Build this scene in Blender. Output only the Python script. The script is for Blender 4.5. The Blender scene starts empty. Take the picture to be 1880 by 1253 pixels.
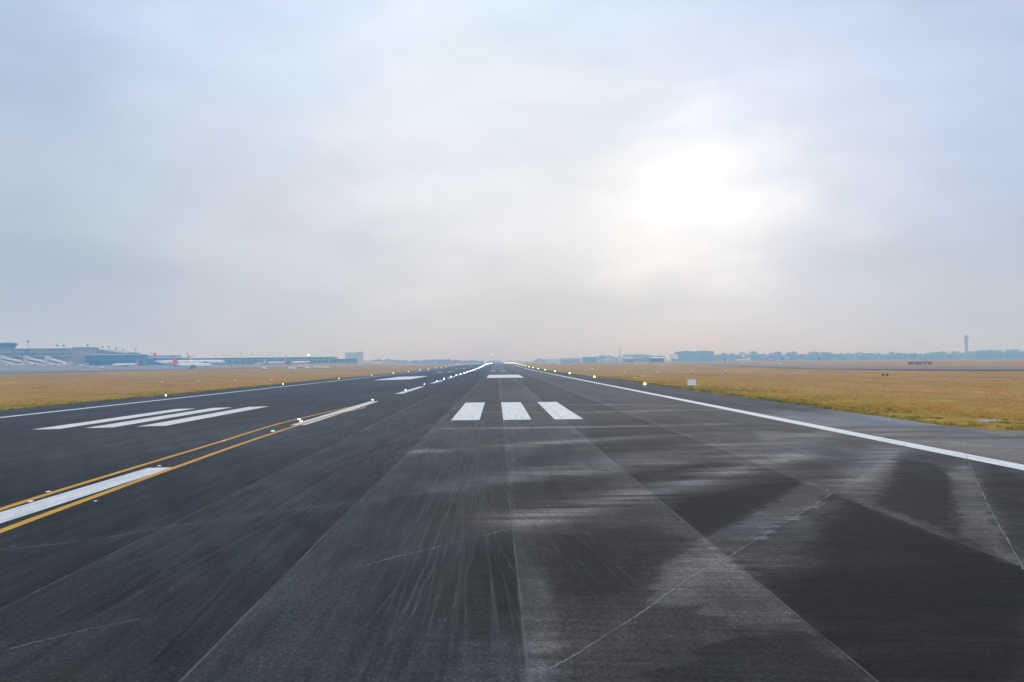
import bpy, math, random
import numpy as np
from mathutils import Vector, Matrix

random.seed(7)
sc = bpy.context.scene
COL = sc.collection

# ------------------------------------------------------------------ camera model
PW, PH = 1880.0, 1253.0
F_PX = 1479.4
PITCH, YAW, ROLL, TILT = 0.0272173, 0.0188903, -0.0177617, 0.00877
CAM = np.array([11.95, 0.0, 3.59])

def cam_axes():
    def turn(v):
        c, s = math.cos(ROLL), math.sin(ROLL)
        x, y, z = v
        x, z = c*x - s*z, s*x + c*z
        c, s = math.cos(PITCH), math.sin(PITCH)
        y, z = c*y - s*z, s*y + c*z
        c, s = math.cos(YAW), math.sin(YAW)
        x, y = c*x + s*y, -s*x + c*y
        c, s = math.cos(TILT), math.sin(TILT)
        x, z = c*x - s*z, s*x + c*z
        return np.array([x, y, z])
    return turn((1, 0, 0)), turn((0, 1, 0)), turn((0, 0, 1))
CR, CF, CU = cam_axes()

def ray(px, py):
    return CF + CR*((px-PW/2)/F_PX) - CU*((py-PH/2)/F_PX)

def at_depth(px, py, y):
    """point on the sight line at runway distance y"""
    d = ray(px, py)
    return CAM + d*(y/d[1])

# ------------------------------------------------------------------ terrain
def sstep(t):
    t = np.clip(t, 0, 1)
    return t*t*(3-2*t)

def zg(x, y):
    x = np.asarray(x, float); y = np.asarray(y, float)
    crown = np.where(x >= 0, -0.0013*np.minimum(x, 40), 0.0189*np.maximum(x, -40))
    left = sstep((-x-60)/220)*(0.756+0.45)
    A = sstep((-x-335)/75)*sstep((y-380)/250)
    B = sstep((y-900)/350)*sstep((-x-170)/100)
    left = left + 4.5*(1-(1-A)*(1-B))
    # long rise of the field beyond 400 m
    p1 = np.interp(y, [0, 400, 560, 750, 926, 1200, 1970, 9000],
                      [0, 0, .45, 1.55, 2.5, 2.95, 3.2, 3.2])
    w1 = sstep((x+330)/150)*(1-sstep((x-1100)/700))
    p2 = np.interp(y, [0, 1970, 2500, 3200, 4300, 5200, 9000], [0, 0, 2.2, 7.2, 14.8, 16, 16])
    w2 = 1-sstep((np.abs(x)-55)/260)
    return crown + left + p1*w1 + p2*w2

def P(px, py, tmax=5000):
    """where the sight line meets the ground"""
    d = ray(px, py); d = d/d[1]
    ys = np.concatenate([np.arange(4, 60, .25), np.arange(60, 400, 2), np.arange(400, tmax, 5)])
    pts = CAM[None, :] + d[None, :]*ys[:, None]
    h = pts[:, 2]-zg(pts[:, 0], pts[:, 1])
    k = np.argmax(h < 0)
    if not (h < 0).any():
        k = int(np.argmin(h))
        q = pts[k]
        return np.array([q[0], q[1], float(zg(q[0], q[1]))])
    a, b = ys[k-1], ys[k]
    for _ in range(40):
        m = (a+b)/2; q = CAM+d*m
        if q[2]-zg(q[0], q[1]) < 0: b = m
        else: a = m
    q = CAM+d*a
    return np.array([q[0], q[1], float(zg(q[0], q[1]))])

# ------------------------------------------------------------------ noise in numpy
_rng = np.random.RandomState(3)
_LAT = _rng.rand(256, 256)
def vnoise(x, y, seed=0):
    x = np.asarray(x)+seed*17.31; y = np.asarray(y)+seed*9.77
    xi = np.floor(x).astype(int); yi = np.floor(y).astype(int)
    fx = x-xi; fy = y-yi
    fx = fx*fx*(3-2*fx); fy = fy*fy*(3-2*fy)
    g = lambda a, b: _LAT[a % 256, b % 256]
    return ((g(xi, yi)*(1-fx)+g(xi+1, yi)*fx)*(1-fy) + (g(xi, yi+1)*(1-fx)+g(xi+1, yi+1)*fx)*fy)-0.5
def fbm(x, y, seed=0, n=4):
    v = 0; a = 1; f = 1
    for k in range(n):
        v = v+a*vnoise(x*f, y*f, seed+k*5); a *= .55; f *= 2.03
    return v

# ------------------------------------------------------------------ materials
def new_mat(name):
    m = bpy.data.materials.new(name); m.use_nodes = True
    nt = m.node_tree
    b = nt.nodes['Principled BSDF']
    return m, nt, b
def spec(b, v):
    b.inputs['Specular IOR Level'].default_value = v
def paint_mat(name, col, rough=.6, var=.15, scale=2.0, sp=.3, metal=0.0, stretch=(1, 1, 1), world=False):
    m, nt, b = new_mat(name)
    tc = nt.nodes.new('ShaderNodeTexCoord')
    if world:
        src = nt.nodes.new('ShaderNodeNewGeometry').outputs['Position']
    else:
        src = tc.outputs['Object']
    mp = nt.nodes.new('ShaderNodeMapping'); mp.inputs['Scale'].default_value = stretch
    nt.links.new(src, mp.inputs['Vector'])
    n = nt.nodes.new('ShaderNodeTexNoise'); n.inputs['Scale'].default_value = scale
    n.inputs['Detail'].default_value = 5
    nt.links.new(mp.outputs[0], n.inputs['Vector'])
    r = nt.nodes.new('ShaderNodeValToRGB')
    lo = [max(0, c*(1-var)) for c in col]; hi = [min(1, c*(1+var)) for c in col]
    r.color_ramp.elements[0].position = .3; r.color_ramp.elements[0].color = (*lo, 1)
    r.color_ramp.elements[1].position = .7; r.color_ramp.elements[1].color = (*hi, 1)
    nt.links.new(n.outputs['Fac'], r.inputs[0]); nt.links.new(r.outputs[0], b.inputs['Base Color'])
    b.inputs['Roughness'].default_value = rough; b.inputs['Metallic'].default_value = metal
    spec(b, sp)
    return m
def lamp_mat(name, col, strength):
    m, nt, b = new_mat(name)
    b.inputs['Base Color'].default_value = (.8, .8, .8, 1)
    b.inputs['Emission Color'].default_value = (*col, 1)
    b.inputs['Emission Strength'].default_value = strength
    m.cycles.emission_sampling = 'NONE'
    return m
def window_mat(name, glass, frame, pitch, rough=.25):
    """one wide glazed band: panes with mullions every few metres"""
    m, nt, b = new_mat(name)
    tc = nt.nodes.new('ShaderNodeTexCoord')
    sx = nt.nodes.new('ShaderNodeSeparateXYZ'); nt.links.new(tc.outputs['Object'], sx.inputs[0])
    d = nt.nodes.new('ShaderNodeMath'); d.operation = 'DIVIDE'; d.inputs[1].default_value = pitch
    nt.links.new(sx.outputs['X'], d.inputs[0])
    fr = nt.nodes.new('ShaderNodeMath'); fr.operation = 'FRACT'; nt.links.new(d.outputs[0], fr.inputs[0])
    lt = nt.nodes.new('ShaderNodeMath'); lt.operation = 'LESS_THAN'; lt.inputs[1].default_value = .13
    nt.links.new(fr.outputs[0], lt.inputs[0])
    fl = nt.nodes.new('ShaderNodeMath'); fl.operation = 'FLOOR'; nt.links.new(d.outputs[0], fl.inputs[0])
    wn = nt.nodes.new('ShaderNodeTexWhiteNoise'); wn.noise_dimensions = '1D'; nt.links.new(fl.outputs[0], wn.inputs['W'])
    g = nt.nodes.new('ShaderNodeMix'); g.data_type = 'RGBA'
    g.inputs[6].default_value = (*[c*.6 for c in glass], 1); g.inputs[7].default_value = (*[c*1.4 for c in glass], 1)
    nt.links.new(wn.outputs['Value'], g.inputs[0])
    mx = nt.nodes.new('ShaderNodeMix'); mx.data_type = 'RGBA'
    nt.links.new(lt.outputs[0], mx.inputs[0]); nt.links.new(g.outputs[2], mx.inputs[6]); mx.inputs[7].default_value = (*frame, 1)
    nt.links.new(mx.outputs[2], b.inputs['Base Color'])
    b.inputs['Roughness'].default_value = rough
    return m

M = {}
M['white_paint'] = paint_mat('aircraft_white', (.86, .86, .86), .35, .03, 1, .5)
M['wing_grey'] = paint_mat('wing_grey', (.50, .52, .54), .4, .06, 1, .5)
M['engine_dark'] = paint_mat('engine_dark', (.08, .09, .10), .5, .2, 2)
M['rubber'] = paint_mat('rubber', (.03, .03, .03), .8, .2, 3)
M['cab_glass'] = paint_mat('cab_glass', (.03, .04, .05), .15, .2, 2, .6)
M['pink'] = paint_mat('tail_magenta', (.72, .09, .24), .4, .05, 1, .4)
M['red'] = paint_mat('tail_red', (.75, .04, .05), .4, .05, 1, .4)
M['blue'] = paint_mat('tail_blue', (.0, .13, .62), .4, .05, 1, .4)
M['yellow'] = paint_mat('tail_yellow', (.80, .60, .05), .4, .05, 1, .4)
M['navy'] = paint_mat('tail_navy', (.02, .05, .20), .4, .05, 1, .4)
M['wall_grey'] = paint_mat('wall_grey', (.27, .31, .33), .8, .12, .15)
M['wall_pale'] = paint_mat('wall_pale', (.46, .47, .46), .8, .08, .2)
M['wall_white'] = paint_mat('wall_white', (.72, .72, .73), .7, .06, .2)
M['wall_blue'] = paint_mat('wall_blue', (.03, .165, .28), .6, .25, .12, .3, 0, (1, 1, .2))
M['hangar_wall'] = paint_mat('hangar_wall', (.07, .16, .25), .6, .15, .1)
M['wall_blue_deep'] = paint_mat('wall_blue_deep', (.03, .07, .15), .6, .2, .12)
M['roof_dark'] = paint_mat('roof_dark', (.07, .09, .11), .7, .2, .2)
M['roof_grey'] = paint_mat('roof_grey', (.30, .33, .35), .6, .12, .2)
M['roof_white'] = paint_mat('roof_white', (.68, .69, .72), .6, .06, .2)
M['brick_red'] = paint_mat('brick_red', (.22, .12, .11), .8, .2, .6)
M['steel'] = paint_mat('steel', (.20, .21, .22), .5, .12, 1, .4, .3)
M['concrete'] = paint_mat('concrete', (.42, .40, .37), .9, .15, 1.5)
M['tower_concrete'] = paint_mat('tower_concrete', (.22, .23, .26), .85, .12, .2)
M['glass_teal'] = window_mat('glass_teal', (.05, .14, .16), (.2, .26, .28), 4)
M['glass_blue'] = window_mat('glass_blue', (.20, .34, .44), (.35, .42, .46), 5)
M['glass_dark'] = window_mat('glass_dark', (.03, .05, .07), (.1, .12, .13), 3)
M['sign_white'] = paint_mat('sign_white', (.80, .81, .83), .5, .04, 3)
M['marker_white'] = paint_mat('marker_white', (.82, .78, .70), .6, .05, 3)
M['bark'] = paint_mat('bark', (.09, .07, .05), .9, .25, 1)
M['lamp_edge'] = lamp_mat('lamp_edge', (.95, 1, .38), 5)
M['lamp_white'] = lamp_mat('lamp_white', (.92, 1, .95), .35)
M['lamp_white_far'] = lamp_mat('lamp_white_far', (.92, 1, .97), 22)
M['lamp_green'] = lamp_mat('lamp_green', (.05, 1, .5), 1.6)
M['lamp_flood'] = lamp_mat('lamp_flood', (1, 1, 1), 14)

# ------------------------------------------------------------------ mesh helpers
class MB:
    def __init__(s): s.v = []; s.f = []; s.mi = []
    def quadf(s, pts, mi=0):
        n = len(s.v); s.v += [tuple(map(float, p)) for p in pts]
        s.f.append(tuple(range(n, n+len(pts)))); s.mi.append(mi)
    def box(s, x0, x1, y0, y1, z0, z1, mi=0):
        n = len(s.v)
        s.v += [(x0, y0, z0), (x1, y0, z0), (x1, y1, z0), (x0, y1, z0), (x0, y0, z1), (x1, y0, z1), (x1, y1, z1), (x0, y1, z1)]
        for f in ((0, 3, 2, 1), (4, 5, 6, 7), (0, 1, 5, 4), (1, 2, 6, 5), (2, 3, 7, 6), (3, 0, 4, 7)):
            s.f.append(tuple(n+i for i in f)); s.mi.append(mi)
    def loft(s, rings, cap=True, mi=0):
        n0 = len(s.v); k = len(rings[0])
        for r in rings: s.v += [tuple(map(float, p)) for p in r]
        for i in range(len(rings)-1):
            for j in range(k):
                a = n0+i*k+j; b = n0+i*k+(j+1) % k
                s.f.append((a, b, b+k, a+k)); s.mi.append(mi)
        if cap:
            s.f.append(tuple(n0+j for j in reversed(range(k)))); s.mi.append(mi)
            s.f.append(tuple(n0+(len(rings)-1)*k+j for j in range(k))); s.mi.append(mi)
    def tube(s, p0, p1, r0, r1=None, n=8, mi=0):
        r1 = r0 if r1 is None else r1
        p0 = Vector(p0); p1 = Vector(p1); d = (p1-p0).normalized()
        u = d.orthogonal().normalized(); w = d.cross(u)
        ring = lambda p, r: [p+(u*math.cos(2*math.pi*i/n)+w*math.sin(2*math.pi*i/n))*r for i in range(n)]
        s.loft([ring(p0, r0), ring(p1, r1)], True, mi)
    def lathe(s, prof, n=16, c=(0, 0, 0), mi=0):
        s.loft([[(c[0]+r*math.cos(2*math.pi*i/n), c[1]+r*math.sin(2*math.pi*i/n), c[2]+z) for i in range(n)] for r, z in prof], True, mi)
    def prism(s, poly, axis, a, b, mi=0):
        """extrude a 2-D outline along an axis (0 x, 1 y, 2 z)"""
        def mk(p, t):
            l = list(p); l.insert(axis, t); return tuple(l)
        s.loft([[mk(p, a) for p in poly], [mk(p, b) for p in poly]], True, mi)
    def build(s, name, mat, parent=None, off=(0, 0, 0), smooth=False):
        me = bpy.data.meshes.new(name)
        v = s.v if off == (0, 0, 0) else [(p[0]-off[0], p[1]-off[1], p[2]-off[2]) for p in s.v]
        me.from_pydata(v, [], s.f)
        mats = mat if isinstance(mat, (list, tuple)) else [mat]
        for m in mats: me.materials.append(m)
        if len(mats) > 1:
            for p, i in zip(me.polygons, s.mi): p.material_index = i
        import bmesh
        bm = bmesh.new(); bm.from_mesh(me); bmesh.ops.recalc_face_normals(bm, faces=bm.faces); bm.to_mesh(me); bm.free()
        if smooth:
            for p in me.polygons: p.use_smooth = True
            try: me.set_sharp_from_angle(angle=math.radians(40))
            except Exception: pass
        o = bpy.data.objects.new(name, me); COL.objects.link(o)
        if parent: o.parent = parent
        return o

def tag(o, label, cat, group=None, kind=None):
    if label: o['label'] = label
    if cat: o['category'] = cat
    if group: o['group'] = group
    if kind: o['kind'] = kind
    return o
def thing(name, label, cat, loc, rz=0, group=None):
    e = bpy.data.objects.new(name, None); COL.objects.link(e)
    e.empty_display_size = .5
    e.location = tuple(map(float, loc)); e.rotation_euler = (0, 0, rz)
    return tag(e, label, cat, group)
def dup(root, loc, rz=None, label=None, scale=None, group=None):
    r = root.copy(); COL.objects.link(r); r.location = tuple(map(float, loc))
    if rz is not None: r.rotation_euler = (0, 0, rz)
    if scale is not None: r.scale = scale
    if label: r['label'] = label
    if group: r['group'] = group
    for ch in list(root.children):
        c = ch.copy(); COL.objects.link(c); c.parent = r
        for g in list(ch.children):
            d = g.copy(); COL.objects.link(d); d.parent = c
    return r
def grid_mesh(name, xs, ys, zf, mat, parent=None, attr=None, keep=None, smooth=True):
    X, Y = np.meshgrid(xs, ys); Z = zf(X, Y)
    nx, ny = len(xs), len(ys)
    V = np.stack([X, Y, Z], -1).reshape(-1, 3).astype(np.float32)
    i = np.arange((ny-1)*(nx-1)); r = i//(nx-1); c = i % (nx-1); a = r*nx+c
    Fq = np.stack([a, a+1, a+nx+1, a+nx], -1)
    if keep is not None: Fq = Fq[keep(X, Y, r, c)]
    me = bpy.data.meshes.new(name)
    me.vertices.add(len(V)); me.vertices.foreach_set('co', V.ravel())
    me.loops.add(Fq.size); me.loops.foreach_set('vertex_index', Fq.ravel().astype(np.int32))
    me.polygons.add(len(Fq)); me.polygons.foreach_set('loop_start', np.arange(0, Fq.size, 4, dtype=np.int32))
    me.polygons.foreach_set('loop_total', np.full(len(Fq), 4, dtype=np.int32))
    me.update(calc_edges=True); me.validate()
    if smooth: me.polygons.foreach_set('use_smooth', np.ones(len(me.polygons), bool))
    if attr is not None:
        at = me.attributes.new('wear', 'FLOAT', 'POINT'); at.data.foreach_set('value', attr(X, Y).ravel().astype(np.float32))
    me.materials.append(mat)
    o = bpy.data.objects.new(name, me); COL.objects.link(o)
    if parent: o.parent = parent
    return o

# ------------------------------------------------------------------ ground
def grass_material():
    m, nt, b = new_mat('dry_field')
    N = nt.nodes; L = nt.links
    pos = N.new('ShaderNodeNewGeometry').outputs['Position']
    def noise(scale, stretch, detail=6, rough=.6):
        mp = N.new('ShaderNodeMapping'); mp.inputs['Scale'].default_value = stretch; L.new(pos, mp.inputs[0])
        n = N.new('ShaderNodeTexNoise'); n.inputs['Scale'].default_value = scale; n.inputs['Detail'].default_value = detail
        n.inputs['Roughness'].default_value = rough; L.new(mp.outputs[0], n.inputs[0]); return n.outputs['Fac']
    def ramp(f, pts):
        r = N.new('ShaderNodeValToRGB'); el = r.color_ramp.elements
        el[0].position, el[0].color = pts[0][0], (*pts[0][1], 1)
        el[1].position, el[1].color = pts[-1][0], (*pts[-1][1], 1)
        for p, c in pts[1:-1]:
            e = el.new(p); e.color = (*c, 1)
        L.new(f, r.inputs[0]); return r.outputs[0]
    def mix(f, a, c, mode='MIX'):
        x = N.new('ShaderNodeMix'); x.data_type = 'RGBA'; x.blend_type = mode
        if isinstance(f, float): x.inputs[0].default_value = f
        else: L.new(f, x.inputs[0])
        L.new(a, x.inputs[6])
        if isinstance(c, tuple): x.inputs[7].default_value = (*c, 1)
        else: L.new(c, x.inputs[7])
        return x.outputs[2]
    def math_(op, a, v):
        x = N.new('ShaderNodeMath'); x.operation = op
        L.new(a, x.inputs[0])
        if isinstance(v, (int, float)): x.inputs[1].default_value = v
        else: L.new(v, x.inputs[1])
        return x.outputs[0]
    big = noise(.035, (1, .45, 1))
    tan = ramp(big, [(.3, (.26, .145, .042)), (.5, (.41, .228, .066)), (.7, (.52, .30, .095))])
    med = noise(.35, (1, .6, 1))
    tan = mix(ramp(med, [(.42, (0, 0, 0)), (.62, (.5, .5, .5))]), tan, (.52, .31, .115))
    clump = noise(.16, (1, .5, 1), 7, .7)
    tan = mix(ramp(clump, [(.48, (0, 0, 0)), (.62, (.8, .8, .8))]), tan, (.23, .125, .04))
    olive = noise(.06, (1, .4, 1), 6, .65)
    tan = mix(ramp(olive, [(.48, (0, 0, 0)), (.62, (.65, .65, .65))]), tan, (.33, .235, .04))
    # greener grass beside the pavement: wetter run-off strip
    sx = N.new('ShaderNodeSeparateXYZ'); L.new(pos, sx.inputs[0])
    ax = math_('ABSOLUTE', sx.outputs['X'], 0)
    dist = math_('SUBTRACT', ax, 36.5)
    wob = math_('MULTIPLY', noise(.09, (1, .5, 1)), 34.0)
    e = math_('SUBTRACT', dist, wob)
    e = math_('DIVIDE', e, 26.0)
    e = math_('MULTIPLY', e, -1.0)
    e = math_('ADD', e, .35)
    cl = N.new('ShaderNodeClamp'); L.new(e, cl.inputs[0])
    green = ramp(noise(.5, (1, .8, 1)), [(.3, (.20, .165, .012)), (.5, (.36, .235, .024)), (.72, (.50, .29, .055))])
    col = mix(cl.outputs[0], tan, green)
    fine = noise(2.6, (1, .7, 1), 8, .7)
    col = mix(.75, col, ramp(fine, [(.30, (.40, .38, .33)), (.47, (.94, .94, .94)), (.68, (1.1, 1.1, 1.08))]), 'MULTIPLY')
    L.new(col, b.inputs['Base Color'])
    b.inputs['Roughness'].default_value = 1; spec(b, .05)
    bp = N.new('ShaderNodeBump'); bp.inputs['Strength'].default_value = .8; bp.inputs['Distance'].default_value = .15
    L.new(fine, bp.inputs['Height']); L.new(bp.outputs[0], b.inputs['Normal'])
    return m
M['field'] = grass_material()
gx = np.array(sorted(set([-5200, -3800, -2800, -2000, -1500, -1200, -1000, -850] + list(range(-750, -480, 15)) + list(range(-480, -300, 10)) + list(range(-300, -60, 15)) +
     [-60, -52, -46, -42, -40, -37, -30, -15, 0, 15, 30, 36.4, 40, 45, 52, 60] + list(range(70, 400, 20)) +
     list(range(400, 1100, 35)) + [1200, 1400, 1700, 2100, 2700, 3500, 5200])), float)
gy = np.array(sorted(set([-500, -200, -80, -40, -10] + list(range(0, 120, 8)) + list(range(120, 400, 20)) +
     list(range(400, 1500, 25)) + list(range(1500, 4400, 60)) + [4500, 4800, 5200, 5800, 6400])), float)
def ground_z(x, y):
    pav = sstep((37.5-np.abs(x))/1.0)*(y < 4300)
    und = .25*fbm(x*.02, y*.02, 3)*sstep((np.abs(x)-60)/60)
    near_taxi = sstep((62-y)/6)*sstep((x-28)/4)*sstep((90-x)/10)
    return zg(x, y)-.07-.18*np.maximum(pav, near_taxi)+und*sstep((x+300)/80)
g = grid_mesh('ground', gx, gy, ground_z, M['field'])
tag(g, 'dry tan airfield grass stretching to the horizon', 'ground', kind='structure')

# ------------------------------------------------------------------ runway asphalt and its wear
def smooth_poly_dist(X, Y, pts, pad):
    """distance to a polyline, inf beyond pad"""
    pts = np.asarray(pts)[:, :2]
    D = np.full(X.shape, 1e9)
    for a, b in zip(pts[:-1], pts[1:]):
        m = (X > min(a[0], b[0])-pad) & (X < max(a[0], b[0])+pad) & (Y > min(a[1], b[1])-pad) & (Y < max(a[1], b[1])+pad)
        if not m.any(): continue
        x = X[m]; y = Y[m]; d = b-a; l2 = max(d@d, 1e-9)
        t = np.clip(((x-a[0])*d[0]+(y-a[1])*d[1])/l2, 0, 1)
        q = np.hypot(x-a[0]-t*d[0], y-a[1]-t*d[1])
        D[m] = np.minimum(D[m], q)
    return D
def poly_sd(X, Y, pts):
    """signed distance, positive inside"""
    pts = np.asarray(pts)[:, :2]; ins = np.zeros(X.shape, bool)
    n = len(pts)
    for i in range(n):
        a, b = pts[i], pts[(i+1) % n]
        c = ((a[1] > Y) != (b[1] > Y))
        with np.errstate(divide='ignore', invalid='ignore'):
            xi = (b[0]-a[0])*(Y-a[1])/(b[1]-a[1]+1e-12)+a[0]
        ins ^= c & (X < xi)
    D = smooth_poly_dist(X, Y, np.vstack([pts, pts[:1]]), 4.0)
    return np.where(ins, np.minimum(D, 4), -np.minimum(D, 4))
def line_pts(pix, n=6):
    w = [P(*p) for p in pix]
    out = []
    for a, b in zip(w[:-1], w[1:]):
        for k in range(n): out.append(a+(b-a)*k/n)
    out.append(w[-1]); return np.array(out)
def spline(pix, n=10):
    w = np.array([P(*p) for p in pix])
    if len(w) < 3: return line_pts(pix, n)
    ext = np.vstack([2*w[0]-w[1], w, 2*w[-1]-w[-2]]); out = []
    for i in range(1, len(ext)-2):
        p0, p1, p2, p3 = ext[i-1:i+3]
        for k in range(n):
            t = k/n
            out.append(.5*((2*p1)+(-p0+p2)*t+(2*p0-5*p1+4*p2-p3)*t*t+(-p0+3*p1-3*p2+p3)*t**3))
    out.append(w[-1]); return np.array(out)

LANES = [P(968, 1250)[0], P(1500, 1162)[0], P(480, 1100)[0], P(1700, 972)[0], P(150, 1045)[0]]
LANES = sorted(LANES+[-17.5, -23.4])
JOINTS = [  # construction joints and sealed cracks that cross the runway
    [(0, 1198), (60, 1181), (100, 1172), (145, 1160), (190, 1151), (255, 1138)],
    [(0, 1011), (180, 990), (320, 966), (480, 945), (560, 934), (650, 922), (800, 902), (940, 883), (1050, 868), (1130, 855), (1300, 829), (1420, 806)],
    [(668, 1040), (724, 1024), (850, 994), (940, 971), (1060, 941), (1200, 904), (1300, 881), (1400, 853), (1480, 828)],
    [(1008, 1230), (1060, 1201), (1110, 1168), (1180, 1124), (1260, 1066), (1300, 1043), (1345, 1019)],
    [(1345, 1019), (1400, 985), (1450, 956), (1530, 905), (1580, 873), (1620, 844), (1665, 814)],
    [(1762, 806), (1775, 840), (1794, 885), (1820, 940), (1850, 992), (1879, 1046)],
]
BANDS = [  # (centre line, half width m, strength) pale dusty swathes swept across by tyres
    ([(830, 787), (1000, 785), (1200, 782), (1330, 778)], .55, .06),
    ([(860, 745), (1100, 743), (1300, 746)], .7, .035),
    ([(890, 757), (1100, 757), (1300, 752), (1420, 756)], .7, .04),
    ([(780, 829), (930, 820), (1060, 810), (1180, 803), (1300, 796)], .8, .05),
    ([(820, 892), (960, 870), (1080, 850), (1200, 836), (1320, 818)], 1.0, .03),
    ([(940, 882), (1050, 872), (1140, 860), (1230, 850)], .8, .028),
    ([(960, 955), (1080, 925), (1200, 900), (1330, 868), (1450, 838)], 1.0, .05),
    ([(1330, 842), (1430, 818), (1540, 790)], 1.0, .03),
    ([(1550, 890), (1620, 838), (1660, 812)], .6, .03),
]
DARK = [
    ([(1228, 926), (1390, 888), (1480, 878), (1400, 930), (1350, 962), (1290, 985), (1245, 955)], .10, .42),
    ([(1158, 872), (1290, 850), (1400, 838), (1330, 866), (1230, 888), (1170, 893)], .25, .55),
    ([(1000, 815), (1120, 815), (1090, 842), (980, 858), (950, 850)], .3, .75),
    ([(1080, 772), (1250, 768), (1330, 800), (1130, 832), (1080, 800)], .4, .8),
    ([(1560, 925), (1660, 962), (1800, 1012), (1885, 1052), (1885, 1260), (1605, 1260), (1500, 1160), (1440, 1105), (1520, 1010), (1500, 950)], .5, .45),
    ([(1642, 842), (1722, 852), (1742, 882), (1752, 930), (1758, 982), (1690, 958), (1610, 930), (1640, 880)], .10, .48),
    ([(1810, 850), (1890, 880), (1890, 1030), (1850, 970), (1815, 900)], .4, .62),
    ([(945, 880), (1010, 870), (1120, 880), (1110, 915), (970, 945), (950, 930)], .3, .72),
    ([(1010, 985), (1180, 965), (1270, 985), (1215, 1030), (1140, 1085), (1020, 1100), (975, 1050)], .5, .62),
    ([(1180, 1260), (1300, 1175), (1400, 1165), (1480, 1150), (1620, 1260)], .12, .5),
    ([(870, 1010), (950, 1005), (960, 1120), (900, 1130)], .3, .7),
    ([(1440, 800), (1620, 800), (1560, 850), (1400, 900), (1330, 880)], .7, .85),
]
PALE = [
    ([(1296, 986), (1400, 930), (1480, 884), (1530, 905), (1450, 956), (1345, 1019), (1300, 1005)], .12, 1.75),
    ([(1215, 1035), (1290, 990), (1345, 1025), (1430, 1090), (1480, 1146), (1420, 1155), (1330, 1150), (1290, 1110), (1190, 1110)], .18, 1.75),
    ([(1340, 1020), (1450, 960), (1545, 912), (1560, 940), (1470, 1010), (1420, 1070), (1380, 1050)], .4, 1.45),
    ([(1742, 865), (1775, 850), (1800, 905), (1872, 1038), (1800, 1008), (1762, 985), (1752, 930)], .10, 1.7),
    ([(1535, 905), (1640, 830), (1650, 850), (1600, 920), (1750, 985), (1740, 995)], .3, 1.5),
    ([(1380, 790), (1540, 800), (1640, 815), (1560, 870), (1420, 830)], .6, 1.3),
    ([(960, 1040), (1010, 1040), (1010, 1230), (985, 1250), (970, 1100)], .3, 1.35),
    ([(850, 1180), (1000, 1160), (1010, 1215), (960, 1260), (820, 1260)], .5, 1.35),
]
JW = [spline(j, 8) for j in JOINTS]
BW = [(spline(p, 8), w, s) for p, w, s in BANDS]
DW = [(np.array([P(*q) for q in p]), s, k) for p, s, k in DARK]
LW = [(np.array([P(*q) for q in p]), s, k) for p, s, k in PALE]
rt = random.Random(5)
TRACKS = []
for k in range(34):   # pale scuffs left by aircraft lining up
    s = (rt.uniform(815, 905), rt.uniform(745, 830))
    f = rt.random()
    e = (rt.uniform(540, 760)+f*rt.uniform(120, 260), rt.uniform(960, 1330))
    c = rt.uniform(-.10, .22)
    m1 = (s[0]+(e[0]-s[0])*(.16-c*.4), s[1]+(e[1]-s[1])*.20)
    m2 = (s[0]+(e[0]-s[0])*(.52-c), s[1]+(e[1]-s[1])*.56)
    w = spline([s, m1, m2, e], 10)
    TRACKS.append((w, rt.uniform(.03, .07), 1))
    if rt.random() < .6: TRACKS.append((w+np.array([rt.uniform(.3, .6), 0, 0]), rt.uniform(.03, .06), 1))
for k in range(22):   # scuffs of aircraft swinging off to the left
    x0 = rt.uniform(20, 560); y0 = rt.uniform(960, 1240)
    x1 = rt.uniform(690, 850); y1 = rt.uniform(760, 830)
    m_ = (x0+(x1-x0)*.5+rt.uniform(0, 50), y0+(y1-y0)*.56)
    TRACKS.append((spline([(x0, y0), m_, (x1, y1)], 12), rt.uniform(.03, .12), 1 if rt.random() < .65 else -1))
for k in range(16):   # scuffs crossing to the right-hand side
    x0 = rt.uniform(820, 960); y0 = rt.uniform(810, 900); x1 = rt.uniform(940, 1240); y1 = rt.uniform(960, 1200)
    TRACKS.append((spline([(x0, y0), (x0+(x1-x0)*.4, y0+(y1-y0)*.33), (x1, y1)], 10), rt.uniform(.03, .06), 1))

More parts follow.
